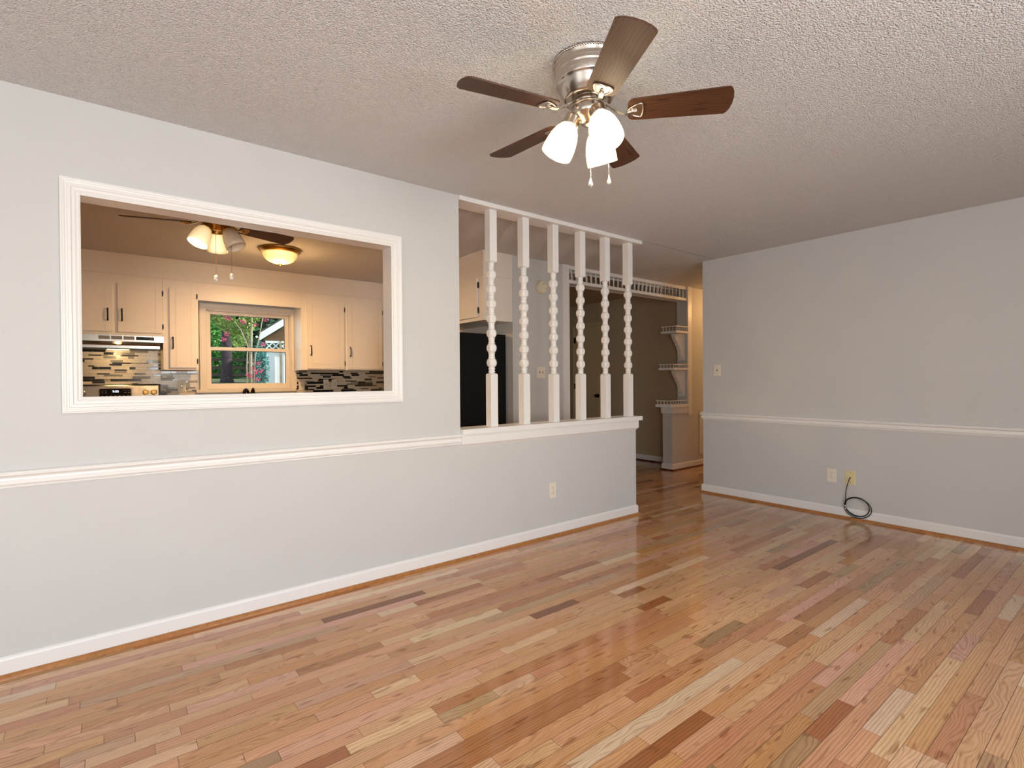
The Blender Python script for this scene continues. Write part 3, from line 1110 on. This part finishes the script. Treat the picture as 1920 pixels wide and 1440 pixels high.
# return air grille in the hall
rg = thing('return_air_grille', 'tall white return air grille on the hall wall, mostly hidden by the corner', 'air grille', (6.85, YE, .17))
bm = NB()
for q in ((6.455, .165, 6.500, .745), (7.25, .165, 7.295, .745), (6.5, .165, 7.25, .205), (6.5, .705, 7.25, .745)):
    box(bm, q[0], YE - .014, q[1], q[2], YE - .0005, q[3])
obj('grille_frame', bm, 'white', rg)
bm = NB()
for i in range(24):
    z = .215 + i * .0205
    prism(bm, [(YE - .012, z), (YE - .003, z + .012), (YE - .002, z + .011), (YE - .011, z - .001)], lambda a, b, t: (t, a, b), 6.5, 7.25)
obj('louvres', bm, 'white', rg)

# ------------------------------------------------------------------ kitchen: soffit, cabinets
bm = NB(); box(bm, XB, SY, 2.236, 2.835, KY, H)
box(bm, 2.835, YE, 2.206, 3.186, KY, H)
struct('wall_soffit', bm, 'cabinet', 'cream soffit over the kitchen wall cabinets')
bm = NB()
sweep(bm, [(XB, SY), (2.835, SY), (2.835, YE), (3.186, YE)], [(0, H - .026), (-.006, H - .026), (-.010, H - .020), (-.010, H - .001), (0, H - .001)], xy)
struct('trim_16', bm, 'cabinet', 'narrow cream moulding where kitchen soffit meets ceiling')
bm = NB()
sweep(bm, [(XB, SY), (2.80, SY)], [(0, 2.228), (-.008, 2.228), (-.010, 2.236), (-.004, 2.244), (0, 2.244)], xy)
struct('trim_17', bm, 'cabinet', 'thin cream moulding along the bottom of the kitchen soffit')


def pull(bm, x, y, z, ln=.11, ax='y', s=-1):
    """black bar pull standing off in direction s along ax"""
    def q(d, zz):
        return (x, y + s * d, zz) if ax == 'y' else (x + s * d, y, zz)
    tube(bm, [q(0, z - ln / 2), q(.018, z - ln / 2 + .004), q(.026, z - ln / 2 + .02), q(.026, z + ln / 2 - .02), q(.018, z + ln / 2 - .004), q(0, z + ln / 2)], [.007, .006, .0055, .0055, .006, .007], 8)


def cab_door(root, fn, a0, a1, b0, b1, handle, hinge_side, hbot=True):
    """slab door with grooved stiles; fn(a, b, out) -> world"""
    def bxx(bm, p0, q0, p1, q1, d0, d1):
        prism(bm, [(p0, q0), (p1, q0), (p1, q1), (p0, q1)], fn, d0, d1)
    bm = NB()
    bxx(bm, a0, b0, a1, b1, .0008, .015)
    s, g = .055, .0016
    w_ = a1 - a0
    s = min(s, w_ * .22)
    x0, x1, y0, y1 = a0 + s, a1 - s, b0 + s, b1 - s
    bxx(bm, x0 + g, y0 + g, x1 - g, y1 - g, .015, .0185)
    bxx(bm, x0 + g, b0, x1 - g, y0 - g, .015, .0185)
    bxx(bm, x0 + g, y1 + g, x1 - g, b1, .015, .0185)
    bxx(bm, a0, b0, x0 - g, b1, .015, .0185)
    bxx(bm, x1 + g, b0, a1, b1, .015, .0185)
    d = obj('door', bm, 'cabinet', root)
    ha, hb = handle
    bm = NB()
    n0 = Vector(fn(ha, hb, .018)); n1 = Vector(fn(ha, hb, .044))
    o_ = (n1 - n0)
    up = Vector((0, 0, 1))
    tube(bm, [n0 - up * .056, n0 - up * .050 + o_ * .7, n0 - up * .034 + o_, n0 + up * .034 + o_, n0 + up * .050 + o_ * .7, n0 + up * .056], [.0075, .0062, .0058, .0058, .0062, .0075], 8)
    plabel(obj('bar_pull', bm, 'iron', d), 'black bar pull')
    for hz in (b0 + .065, b1 - .065):
        ha_ = a0 if hinge_side < 0 else a1
        bm = NB()
        poly = [(ha_ + hinge_side * .001 + hinge_side * .011 * (1 + cos(t)) / 2 * 1.2, hz + .030 * sin(t)) for t in [2 * pi * i / 14 for i in range(14)]]
        prism(bm, poly, fn, .0008, .012)
        plabel(obj('hinge', bm, 'iron', d), 'black surface hinge')
    return d


fy = lambda a, b, t: (a, SY - t, b)
cabs = [('cream double cabinet over the steel range hood', -.335, .459, 1.662, [(-.300, .063, 1.69, 2.15, .028, 1.765 + .085, -1), (.103, .452, 1.69, 2.15, .135, 1.765 + .085, 1)]),
        ('tall narrow cream cabinet between range hood and window', .461, .763, 1.330, [(.515, .745, 1.353, 2.148, .540, 1.60, 1)]),
        ('wide cream cabinet on the other side of the window', 1.785, 2.833, 1.336, [(1.850, 2.282, 1.352, 2.130, 1.885, 1.565, 1), (2.322, 2.768, 1.352, 2.130, 2.352, 1.56, 1)])]
for lab, x0, x1, zb_, doors in cabs:
    t = thing('wall_cabinet', lab, 'cabinet', ((x0 + x1) / 2, 6.36, zb_), 'kitchen wall cabinets')
    bm = NB(); box(bm, x0, SY, zb_, x1, KY - .002, 2.235); obj('cabinet_body', bm, 'cabinet', t)
    for (a0, a1, b0, b1, hx, hz, hs) in doors:
        cab_door(t, fy, a0, a1, b0, b1, (hx, hz), hs)
bm = NB(); box(bm, .764, SY + .002, 2.050, 1.784, SY + .022, 2.235)
struct('trim_18', bm, 'cabinet', 'cream valance board above the kitchen window')

# cabinet over the refrigerator
t = thing('fridge_cabinet', 'cream cabinet above the black refrigerator', 'cabinet', (3.01, 4.5, 1.777))
bm = NB(); box(bm, 2.835, YE, 1.777, 3.184, 4.98, 2.205); obj('cabinet_body', bm, 'cabinet', t)
bm = NB(); box(bm, 2.829, YE - .003, 2.2055, 3.186, YE - .0005, 2.213); obj('cover_strip', bm, 'cabinet', t)
fx = lambda a, b, t_: (2.835 - t_, a, b)
cab_door(t, fx, 4.130, 4.515, 1.812, 2.182, (4.475, 1.875), -1)
cab_door(t, fx, 4.560, 4.945, 1.812, 2.182, (4.600, 1.875), 1)

# refrigerator
t = thing('refrigerator', 'black refrigerator standing in its niche behind the spindles', 'refrigerator', (2.80, 4.53, 0))
FY0, FY1 = 4.12, 4.95
bm = NB(); box(bm, 2.50, FY0, .05, 3.155, FY1, 1.655, bev=.006); obj('cabinet_shell', bm, 'fridge', t)
bm = NB(); box(bm, 2.425, FY0, 1.16, 2.497, FY1, 1.655, bev=.01); d = obj('freezer_door', bm, 'fridge', t)
bm = NB(); pull(bm, 2.4255, 4.20, 1.35, .30, 'x', -1); obj('door_handle', bm, 'black', d)
bm = NB(); box(bm, 2.425, FY0, .10, 2.497, FY1, 1.150, bev=.01); d = obj('fresh_food_door', bm, 'fridge', t)
bm = NB(); pull(bm, 2.4255, 4.20, .90, .42, 'x', -1); obj('door_handle', bm, 'black', d)
bm = NB(); box(bm, 2.47, FY0 + .02, 0, 3.14, FY1 - .02, .049); obj('toe_grille', bm, 'black', t)
bm = NB(); box(bm, 2.46, FY0 + .01, 1.6555, 2.53, FY0 + .06, 1.668, bev=.003); obj('hinge_cap', bm, 'black', t)

# mosaic backsplash
bs = thing('backsplash', 'glass mosaic strip tile behind range and counters in cream, grey and black', 'tiles', (1.2, KY, .915))
rb = random.Random(5)
for (x0, x1, zb_, zt__, nm, wts) in ((-.60, .461, .912, 1.662, 'range_tiles', (8, 1.7, 1.2, .9)), (.461, .790, .912, 1.330, 'corner_tiles', (5, 2.2, 1.8, 1.0)), (1.806, 3.184, .912, 1.336, 'counter_tiles', (5, 4.2, .6, .3))):
    bm = NB()
    box(bm, x0, KY - .004, zb_, x1, KY - .0005, zt__, 4)
    z = zb_ + .002
    while z < zt__ - .008:
        h = rb.choice((.012, .012, .018, .024, .024))
        h = min(h, zt__ - .002 - z)
        x = x0 - rb.random() * .1
        while x < x1:
            w = rb.choice((.048, .098, .098, .148))
            a, b_ = max(x, x0), min(x + w, x1)
            if b_ - a > .006:
                mi = rb.choices((0, 1, 2, 3), wts)[0]
                box(bm, a + .0008, KY - .0075, z + .0008, b_ - .0008, KY - .0042, z + h - .0008, mi)
            x += w + .001
        z += h + .001
    obj(nm, bm, ['t_cream', 't_black', 't_grey', 't_stone', 'grout'], bs)

# range hood
t = thing('range_hood', 'stainless under-cabinet range hood with a lit lamp', 'range hood', (.07, 6.3, 1.535))
HX0, HX1, HY = -.330, .4585, 6.06
bm = NB()
box(bm, HX0, HY, 1.588, HX1, HY + .012, 1.652, bev=.002)
box(bm, HX0, HY + .012, 1.640, HX1, KY - .009, 1.652)
box(bm, HX1 - .008, HY + .012, 1.588, HX1, KY - .009, 1.640)
box(bm, HX0, HY + .012, 1.588, HX0 + .008, KY - .009, 1.640)
obj('canopy', bm, 'steel', t)
bm = NB()
prism(bm, [(HY + .05, 1.637), (HY + .20, 1.564), (HY + .20, 1.538), (KY - .01, 1.538), (KY - .01, 1.637)], lambda a, b, q: (q, a, b), HX0 + .01, HX1 - .022)
obj('lower_housing', bm, 'steel', t)
bm = NB(); box(bm, HX0 + .02, HY + .215, 1.530, HX1 - .045, KY - .02, 1.5375); obj('filter_panel', bm, 'black', t)
bm = NB(); box(bm, .02, HY + .225, 1.526, .19, HY + .33, 1.5295); obj('hood_lamp', bm, 'hoodlamp', t)
for i in range(3):
    bm = NB(); a = -.042 + i * .092
    box(bm, a, HY - .0022, 1.608, a + .082, HY - .0004, 1.640)
    for k in range(5):
        box(bm, a + .002, HY - .0036, 1.611 + k * .0058, a + .080, HY - .0022, 1.6135 + k * .0058)
    obj('vent_slot', bm, 'grey_print', t)
bm = NB(); box(bm, .237, HY - .0022, 1.607, .378, HY - .0004, 1.638); sw = obj('control_strip', bm, 'blackglass', t)
bm = NB(); box(bm, .340, HY - .003, 1.621, .368, HY - .0023, 1.624); obj('badge', bm, 'grey_print', sw)
point('hood_bulb', (.105, HY + .25, 1.50), 1.6, (1.0, .66, .30), .03)

# range
t = thing('kitchen_range', 'stainless kitchen range under the hood with a lit clock', 'range', (.07, 6.2, 0))
RX0, RX1 = -.312, .4515
bm = NB(); box(bm, RX0, 5.90, .03, RX1, KY - .009, .905); obj('range_body', bm, 'steel', t)
bm = NB(); box(bm, RX0, 5.885, .905, RX1, 6.41, .917, bev=.003); obj('glass_cooktop', bm, 'blackglass', t)
bm = NB(); box(bm, RX0 + .01, 5.872, .25, RX1 - .01, 5.899, .86, bev=.004); d = obj('oven_door', bm, 'steel', t)
bm = NB(); tube(bm, [(RX0 + .08, 5.871, .80), (RX0 + .08, 5.83, .80), (RX1 - .08, 5.83, .80), (RX1 - .08, 5.871, .80)], .011, 10); obj('oven_handle', bm, 'steel', d)
BY = 6.445
bm = NB()
prism(bm, [(BY - .030, .918), (BY + .012, 1.172), (BY + .020, 1.182), (KY - .010, 1.182), (KY - .010, .918)], lambda a, b, q: (q, a, b), RX0, RX1 - .018)
bp_ = obj('backguard', bm, 'steel', t)
bm = NB()
prism(bm, [(BY - .026, .918), (BY + .016, 1.176), (BY + .022, 1.188), (KY - .009, 1.188), (KY - .009, .918)], lambda a, b, q: (q, a, b), RX1 - .0175, RX1)
prism(bm, [(BY + .020, 1.1825), (BY + .024, 1.190), (KY - .009, 1.190), (KY - .009, 1.1825)], lambda a, b, q: (q, a, b), RX0, RX1 - .018)
obj('end_trim', bm, 'black', bp_)
fb = lambda a, b, q: (a, BY - .030 + .042 * (b - .918) / .254 - q, b)
def rr(x0, x1, z0, z1, r):
    return [(x1 - r + r * cos(a), z1 - r + r * sin(a)) for a in (0, .8, 1.57)] + [(x0 + r + r * cos(a), z1 - r + r * sin(a)) for a in (1.57, 2.36, pi)] + \
        [(x0 + r + r * cos(a), z0 + r + r * sin(a)) for a in (pi, 3.93, 4.71)] + [(x1 - r + r * cos(a), z0 + r + r * sin(a)) for a in (4.71, 5.5, 6.28)]
bm = NB(); prism(bm, rr(-.050, .212, 1.050, 1.150, .014), fb, .0003, .003); obj('display_bezel', bm, 'chrome', bp_)
bm = NB(); prism(bm, rr(-.042, .204, 1.056, 1.144, .010), fb, .003, .0045); dp = obj('clock_display', bm, 'blackglass', bp_)
tb = text_bm('9:05', .030, .0004, lambda v: fb(.083 + v.x, 1.118 + v.y, .0052 + v.z)); obj('clock_digits', tb, 'digits', dp)
bm = NB()
for i in range(7):
    for zz in (1.074,):
        prism(bm, rr(-.030 + i * .034, -.014 + i * .034, zz - .003, zz + .004, .002), fb, .0046, .0051)
for a in (-.030, -.002, .150, .178):
    prism(bm, rr(a, a + .018, 1.104, 1.109, .002), fb, .0046, .0051)
    prism(bm, rr(a, a + .018, 1.124, 1.127, .001), fb, .0046, .0051)
obj('button_print', bm, 'grey_print', dp)
for i, xk in enumerate((.325, .393, -.170, -.235)):
    bm = NB()
    cz = 1.106
    lathe(bm, [(.026, .0005), (.026, .004), (.022, .006), (.021, .022), (.018, .026)], fb(xk, cz, 0), (0, -1, .05), 20)
    prism(bm, [(xk - .004, cz - .020), (xk + .004, cz - .020), (xk + .004, cz + .020), (xk - .004, cz + .020)], fb, .024, .034)
    obj('control_knob', bm, 'brass' if i < 2 else 'chrome', bp_)
for sx in (RX0 + .03, RX1 - .05):
    for sy in (5.93, 6.47):
        bm = NB(); cyl(bm, (sx, sy, 0), (sx, sy, .0295), .014, 10); obj('levelling_foot', bm, 'black', t)

# base cabinets and counters
for (x0, x1, lab) in ((XB + .003, RX0 - .004, 'cream base cabinet run on the far side of the range'), (RX1 + .004, 3.183, 'cream base cabinet run under the window and mosaic tiles')):
    t = thing('base_cabinet', lab, 'cabinet', ((x0 + x1) / 2, 6.22, 0), 'kitchen base cabinets')
    bm = NB(); box(bm, x0, 5.95, .10, x1, KY - .009, .870); box(bm, x0, 6.01, 0, x1, KY - .009, .0995); obj('cabinet_body', bm, 'cabinet', t)
    nd = 4 if x0 < 0 else 5
    w = (x1 - x0) / nd
    for i in range(nd):
        bm = NB(); box(bm, x0 + i * w + .02, 5.932, .14, x0 + (i + 1) * w - .02, 5.9495, .84, bev=.003); d = obj('door', bm, 'cabinet', t)
        bm = NB(); pull(bm, x0 + i * w + (.05 if i % 2 else w - .05), 5.932, .74); obj('bar_pull', bm, 'iron', d)
    bm = NB(); box(bm, x0, 5.90, .8705, x1, KY - .009, .911, bev=.004)
    o = obj('countertop', bm, 'granite')
    o['label'] = 'dark countertop ' + ('left of the range' if x0 < 0 else 'under the kitchen window')
    o['category'] = 'countertop'
    o['group'] = 'kitchen countertops'

# faucet
t = thing('kitchen_faucet', 'dark bronze faucet below the kitchen window', 'faucet', (1.275, 6.42, .911))
bm = NB(); lathe(bm, [(.030, .0005), (.030, .006), (.024, .010), (.022, .10), (.018, .11)], (1.275, 6.42, .911), (0, 0, 1), 20); obj('faucet_body', bm, 'bronze', t)
bm = NB()
arc = [(1.275, 6.42, 1.02), (1.272, 6.42, 1.05), (1.264, 6.41, 1.085), (1.250, 6.385, 1.112), (1.230, 6.35, 1.120), (1.212, 6.315, 1.108), (1.204, 6.30, 1.075)]
tube(bm, arc, [.013, .013, .014, .016, .017, .018, .018], 12); obj('spout', bm, 'bronze', t)
bm = NB(); tube(bm, [(1.275, 6.42, 1.02), (1.296, 6.42, 1.06), (1.306, 6.42, 1.10), (1.318, 6.42, 1.135)], [.012, .011, .012, .009], 10)
tube(bm, [(1.318, 6.42, 1.135), (1.326, 6.42, 1.10), (1.330, 6.42, 1.06)], [.009, .010, .008], 10); obj('lever_handle', bm, 'bronze', t)

# plates on the backsplash
plate('wall_outlet', 'ivory duplex outlet on the mosaic tile beside the range', 'outlet', (.646, KY - .0076, 1.166), AXL, .072, .115, 'ivory', 'outlet', 'duplex outlets')
plate('light_switch', 'ivory single switch on the mosaic tile next to the window casing', 'switch', (1.878, KY - .0076, 1.161), AXL, .070, .115, 'ivory', 'switch', 'light switches')
plate('light_switch', 'ivory single switch on the mosaic tile beside the duplex outlet', 'switch', (2.172, KY - .0076, 1.172), AXL, .066, .115, 'ivory', 'switch', 'light switches')
plate('wall_outlet', 'ivory duplex outlet on the mosaic tile under the wide cabinet', 'outlet', (2.275, KY - .0076, 1.171), AXL, .066, .115, 'ivory', 'outlet', 'duplex outlets')

# kitchen window
bm = NB()
CAS3 = [(0, 0), (0, .012), (.006, .018), (.020, .016), (.030, .020), (.048, .022), (.054, .026), (.064, .026), (.066, .022), (.066, 0)]
sweep(bm, [(WX0 + .01, WZ0 - .01), (WX0 + .01, WZ1 - .01), (WX1 - .01, WZ1 - .01), (WX1 - .01, WZ0 - .01)], CAS3, lambda a, b, h: (a, KY - h, b))
w1 = obj('window_1', bm, 'cabinet'); w1['kind'] = 'structure'; w1['label'] = 'double hung kitchen window looking on the back yard'
bm = NB(); box(bm, .775, KY - .045, 1.088, 1.800, KY + .02, 1.121, bev=.004); box(bm, .785, KY - .020, 1.040, 1.790, KY - .008, 1.0875); obj('window_stool', bm, 'cabinet', w1)
bm = NB()
for q in ((WX0, WZ0, WX0 + .018, WZ1), (WX1 - .018, WZ0, WX1, WZ1), (WX0, WZ1 - .018, WX1, WZ1), (WX0, WZ0, WX1, WZ0 + .018)):
    box(bm, q[0], KY + .001, q[1], q[2], 6.65, q[3])
obj('window_jamb', bm, 'cabinet', w1)
for (nm, z0, z1, yy, s) in (('lower_sash', 1.148, 1.590, KY + .018, .040), ('upper_sash', 1.555, 1.992, KY + .052, .040)):
    x0, x1 = WX0 + .018, WX1 - .018
    bm = NB()
    for q in ((x0, z0, x0 + s, z1), (x1 - s, z0, x1, z1), (x0 + s, z0, x1 - s, z0 + s), (x0 + s, z1 - s * .85, x1 - s, z1)):
        box(bm, q[0], yy, q[1], q[2], yy + .030, q[3], bev=.003)
    sa = obj(nm, bm, 'cabinet', w1)
    bm = NB()
    for q in ((x0 + s, z0 + s, x0 + s + .004, z1 - s * .85), (x1 - s - .006, z0 + s, x1 - s, z1 - s * .85), (x0 + s, z1 - s * .85 - .005, x1 - s, z1 - s * .85)):
        box(bm, q[0], yy + .012, q[1], q[2], yy + .018, q[3])
    obj('glazing_gasket', bm, 'black', sa)
    bm = NB(); box(bm, x0 + s, yy + .013, z0 + s, x1 - s, yy + .017, z1 - s * .85); obj('pane', bm, 'glass', sa)
    if nm == 'lower_sash':
        bm = NB(); box(bm, 1.18, yy + .001, z1 + .0003, 1.27, yy + .028, z1 + .010, bev=.003); obj('sash_lock', bm, 'cabinet', sa)
bm = NB(); tube(bm, [(1.735, KY - .030, 1.98), (1.748, KY - .036, 1.80), (1.752, KY - .040, 1.62), (1.757, KY - .036, 1.45)], .0018, 6)
bc = thing('blind_cord', 'thin blind cord hanging down the kitchen window casing', 'cord', (1.75, KY - .03, 1.45)); obj('cord', bm, 'cabinet', bc)
bm = NB(); lathe(bm, [(.003, .06), (.008, .05), (.012, .01), (.010, 0)], (1.757, KY - .036, 1.39), (0, 0, 1), 12); obj('cord_tassel', bm, 'ivory', bc)

# ------------------------------------------------------------------ back yard
bm = NB()
nx, ny = 26, 30
rg_ = random.Random(3)
gv = []
for j in range(ny + 1):
    for i in range(nx + 1):
        x = -14 + i * 1.4
        y_ = 6.66 + j * 1.15
        t_ = min(1, max(0, (y_ - 7.5) / 5.5))
        z = -.15 + 1.30 * (t_ * t_ * (3 - 2 * t_)) + max(0, y_ - 14) * .022 + rg_.uniform(-.02, .02)
        gv.append(bm.verts.new((x, y_, z)))
for j in range(ny):
    for i in range(nx):
        a = j * (nx + 1) + i
        bm.faces.new((gv[a], gv[a + 1], gv[a + nx + 2], gv[a + nx + 1])).smooth = True
struct('ground', bm, 'grass', 'sloping back yard lawn seen through the kitchen window')


def leaves(bm, c, rad, n, size, rn, mi=0):
    for _ in range(n):
        while True:
            p = Vector((rn.uniform(-1, 1), rn.uniform(-1, 1), rn.uniform(-1, 1)))
            if p.length < 1:
                break
        p = p.normalized() * (p.length ** .5)
        q = Vector((c[0] + p.x * rad[0], c[1] + p.y * rad[1], c[2] + p.z * rad[2]))
        s, t_, d = frame_of((rn.uniform(-1, 1), rn.uniform(-1, 1), rn.uniform(-.4, 1)))
        k = size * rn.uniform(.6, 1.3)
        vs = [bm.verts.new(q + s * a * k + t_ * b * k * .55) for a, b in ((-1, 0), (0, -1), (1, 0), (0, 1))]
        bm.faces.new(vs).material_index = mi


rl = random.Random(21)
# pine with a straight dark trunk
t = thing('pine_tree', 'tall pine with a straight dark trunk beyond the kitchen window', 'tree', (2.63, 16, 1.19))
bm = NB()
tube(bm, [(2.63, 16, 1.12), (2.632, 16, 1.30), (2.635, 16, 1.7), (2.64, 16, 3), (2.64, 16, 6)], [.20, .155, .135, .115, .09], 16); obj('trunk', bm, 'bark', t)
bm = NB(); leaves(bm, (2.6, 16.2, 6.4), (2.2, 2.2, 1.6), 700, .16, rl); obj('foliage', bm, 'leaf1', t)
# crape myrtle with several pale stems
t = thing('crape_myrtle', 'multi-stemmed crape myrtle with pink blossoms in the back yard', 'tree', (2.20, 11, .95))
for k, pp in enumerate(([(2.21, 11, .95), (2.22, 11, 1.6), (2.24, 11, 2.2), (2.26, 11, 3.1)], [(2.24, 11.03, .95), (2.23, 11.05, 1.75), (2.12, 11.05, 2.1), (1.98, 11, 2.7)],
                        [(2.15, 10.97, .95), (2.14, 10.95, 1.5), (2.16, 10.95, 1.9), (2.03, 10.9, 2.2), (1.92, 10.9, 2.35)], [(2.26, 11, .95), (2.30, 11, 1.7), (2.40, 11, 2.2), (2.55, 11.1, 3.0)],
                        [(2.2, 11.05, .95), (2.22, 11.1, 1.8), (2.16, 11.1, 2.4), (2.08, 11.1, 3.0)])):
    bm = NB(); n = len(pp)
    tube(bm, pp, [(.036 if k == 0 else .015) * (1 - .6 * i / (n - 1)) for i in range(n)], 10); obj('stem', bm, 'bark2', t)
bm = NB()
leaves(bm, (2.02, 11.25, 2.62), (.46, .45, .52), 3200, .030, rl)
leaves(bm, (2.40, 11.3, 2.72), (.30, .3, .26), 900, .030, rl)
leaves(bm, (2.12, 11.3, 2.10), (.20, .3, .24), 500, .028, rl)
obj('foliage', bm, 'leaf3', t)
bm = NB()
for c in ((1.79, 10.9, 2.42), (1.83, 10.9, 2.38), (1.75, 10.9, 2.00), (1.80, 10.9, 2.10), (2.05, 10.8, 2.33), (2.45, 10.8, 2.40), (2.30, 10.7, 1.55), (2.20, 10.7, 1.45), (2.17, 10.7, 1.30),
          (2.24, 10.7, 1.38), (2.27, 10.7, 1.25), (2.12, 10.7, 1.34), (2.33, 10.7, 1.42), (2.42, 10.9, 1.93), (2.30, 10.9, 2.30)):
    leaves(bm, c, (.05, .05, .045), 40, .014, rl)
obj('blossoms', bm, 'pink', t)
# shrubs and trees behind
SH = [('leaf1', (2.0, 21.5, 2.2), (.75, .6, 1.2), 'dark evergreen shrub behind the fence, at the near edge of the window'), ('leaf2', (3.60, 22.6, 2.4), (.74, .7, 1.5), 'mid green shrub behind the fence, beside the pine trunk'),
      ('leaf2', (2.75, 19.9, 2.45), (.55, .4, .80), 'bright green bush behind the fence next to the pine'), ('leaf4', (5.30, 21.6, 2.2), (.70, .6, 1.2), 'blue green shrub behind the fence and crape myrtle'),
      ('leaf1', (3.0, 26, 3.6), (5.0, 2.0, 3.0), 'dark tall tree mass at the end of the yard'), ('leaf4', (2.72, 12.45, 1.52), (.17, .15, .60), 'speckled blue green climber on the white shed wall'),
      ('leaf2', (6.7, 21, 3.0), (.75, .9, 2.0), 'mid green shrub behind the white shed')]
for mk, c, rad, lab in SH:
    t = thing('shrub', lab, 'shrub', (c[0], c[1], c[2] - rad[2]), 'shrubs in the back yard')
    bm = NB()
    big = rad[0] > 3
    leaves(bm, c, rad, 6500 if big else (1300 if rad[0] < .4 else 3200), .30 if big else (.022 if rad[0] < .4 else .065), rl); obj('foliage', bm, mk, t)
    bm = NB()
    tube(bm, [(c[0], c[1], c[2] - rad[2] - .35), (c[0] + .02, c[1], c[2])], [.05 + .02 * rad[0], .02], 8); obj('stem', bm, 'bark', t)
# rail fence
t = thing('rail_fence', 'dark weathered three rail fence at the back of the yard', 'fence', (3.5, 19, 1.22))
for z in (1.93, 1.67, 1.44):
    bm = NB(); box(bm, -2, 18.97, z - .045, 9, 19.03, z + .045); obj('fence_rail', bm, 'fence', t)
for x in (-1.6, .6, 2.58, 4.85, 7.0):
    bm = NB(); box(bm, x, 19.03, 1.15, x + .10, 19.13, 2.08); obj('fence_post', bm, 'fence', t)
# shed with a low gable
t = thing('garden_shed', 'white garden shed with brown gable and lattice beyond the kitchen window', 'shed', (2.94, 13, 1.0))
bm = NB(); box(bm, 2.94, 13.0, .8, 5.2, 16, 2.16)
for i in range(12):
    box(bm, 2.94 + i * .19, 12.985, .8, 2.95 + i * .19, 12.9995, 1.96)
obj('walls', bm, 'siding', t)
bm = NB(); prism(bm, [(2.90, 2.161), (5.24, 2.161), (5.24, 2.20), (4.07, 3.02), (2.90, 2.20)], lambda a, b, q: (a, q, b), 12.98, 16.0); obj('gable', bm, 'gable', t)
for s in (0, 1):
    bm = NB()
    pl_ = [(2.82, 2.150), (2.82, 2.318), (4.07, 3.19), (4.07, 3.02)]
    if s:
        pl_ = [(8.14 - a, b) for a, b in pl_]
    prism(bm, pl_, lambda a, b, q: (a, q, b), 12.88, 12.92); obj('fascia', bm, 'siding', t)
    bm = NB()
    pl_ = [(2.80, 2.3185), (2.80, 2.345), (4.07, 3.22), (4.07, 3.1925)]
    if s:
        pl_ = [(8.14 - a, b) for a, b in pl_]
    prism(bm, pl_, lambda a, b, q: (a, q, b), 12.86, 16.1); obj('roof', bm, 'shingle', t)
bm = NB()
for i in range(16):
    for s in (1, -1):
        x = 2.95 + i * .14
        a, b_ = (x, x + .135) if s > 0 else (x + .135, x)
        prism(bm, [(a - .019, 1.968), (a + .019, 1.968), (b_ + .019, 2.104), (b_ - .019, 2.104)], lambda p, q_, r3: (p, r3, q_), 12.955 if s > 0 else 12.965, 12.962 if s > 0 else 12.972)
box(bm, 2.94, 12.95, 2.104, 5.2, 12.98, 2.150)
box(bm, 2.94, 12.95, 1.945, 5.2, 12.98, 1.968)
obj('lattice', bm, 'siding', t)
bm = NB(); box(bm, 2.945, 12.9737, 1.968, 5.19, 12.979, 2.104); obj('lattice_backing', bm, 'leaf1', t)
bm = NB(); box(bm, 3.235, 12.90, .9, 3.285, 12.95, 2.15); obj('corner_post', bm, 'bark2', t)
t.rotation_euler = (0, 0, radians(-13.5))
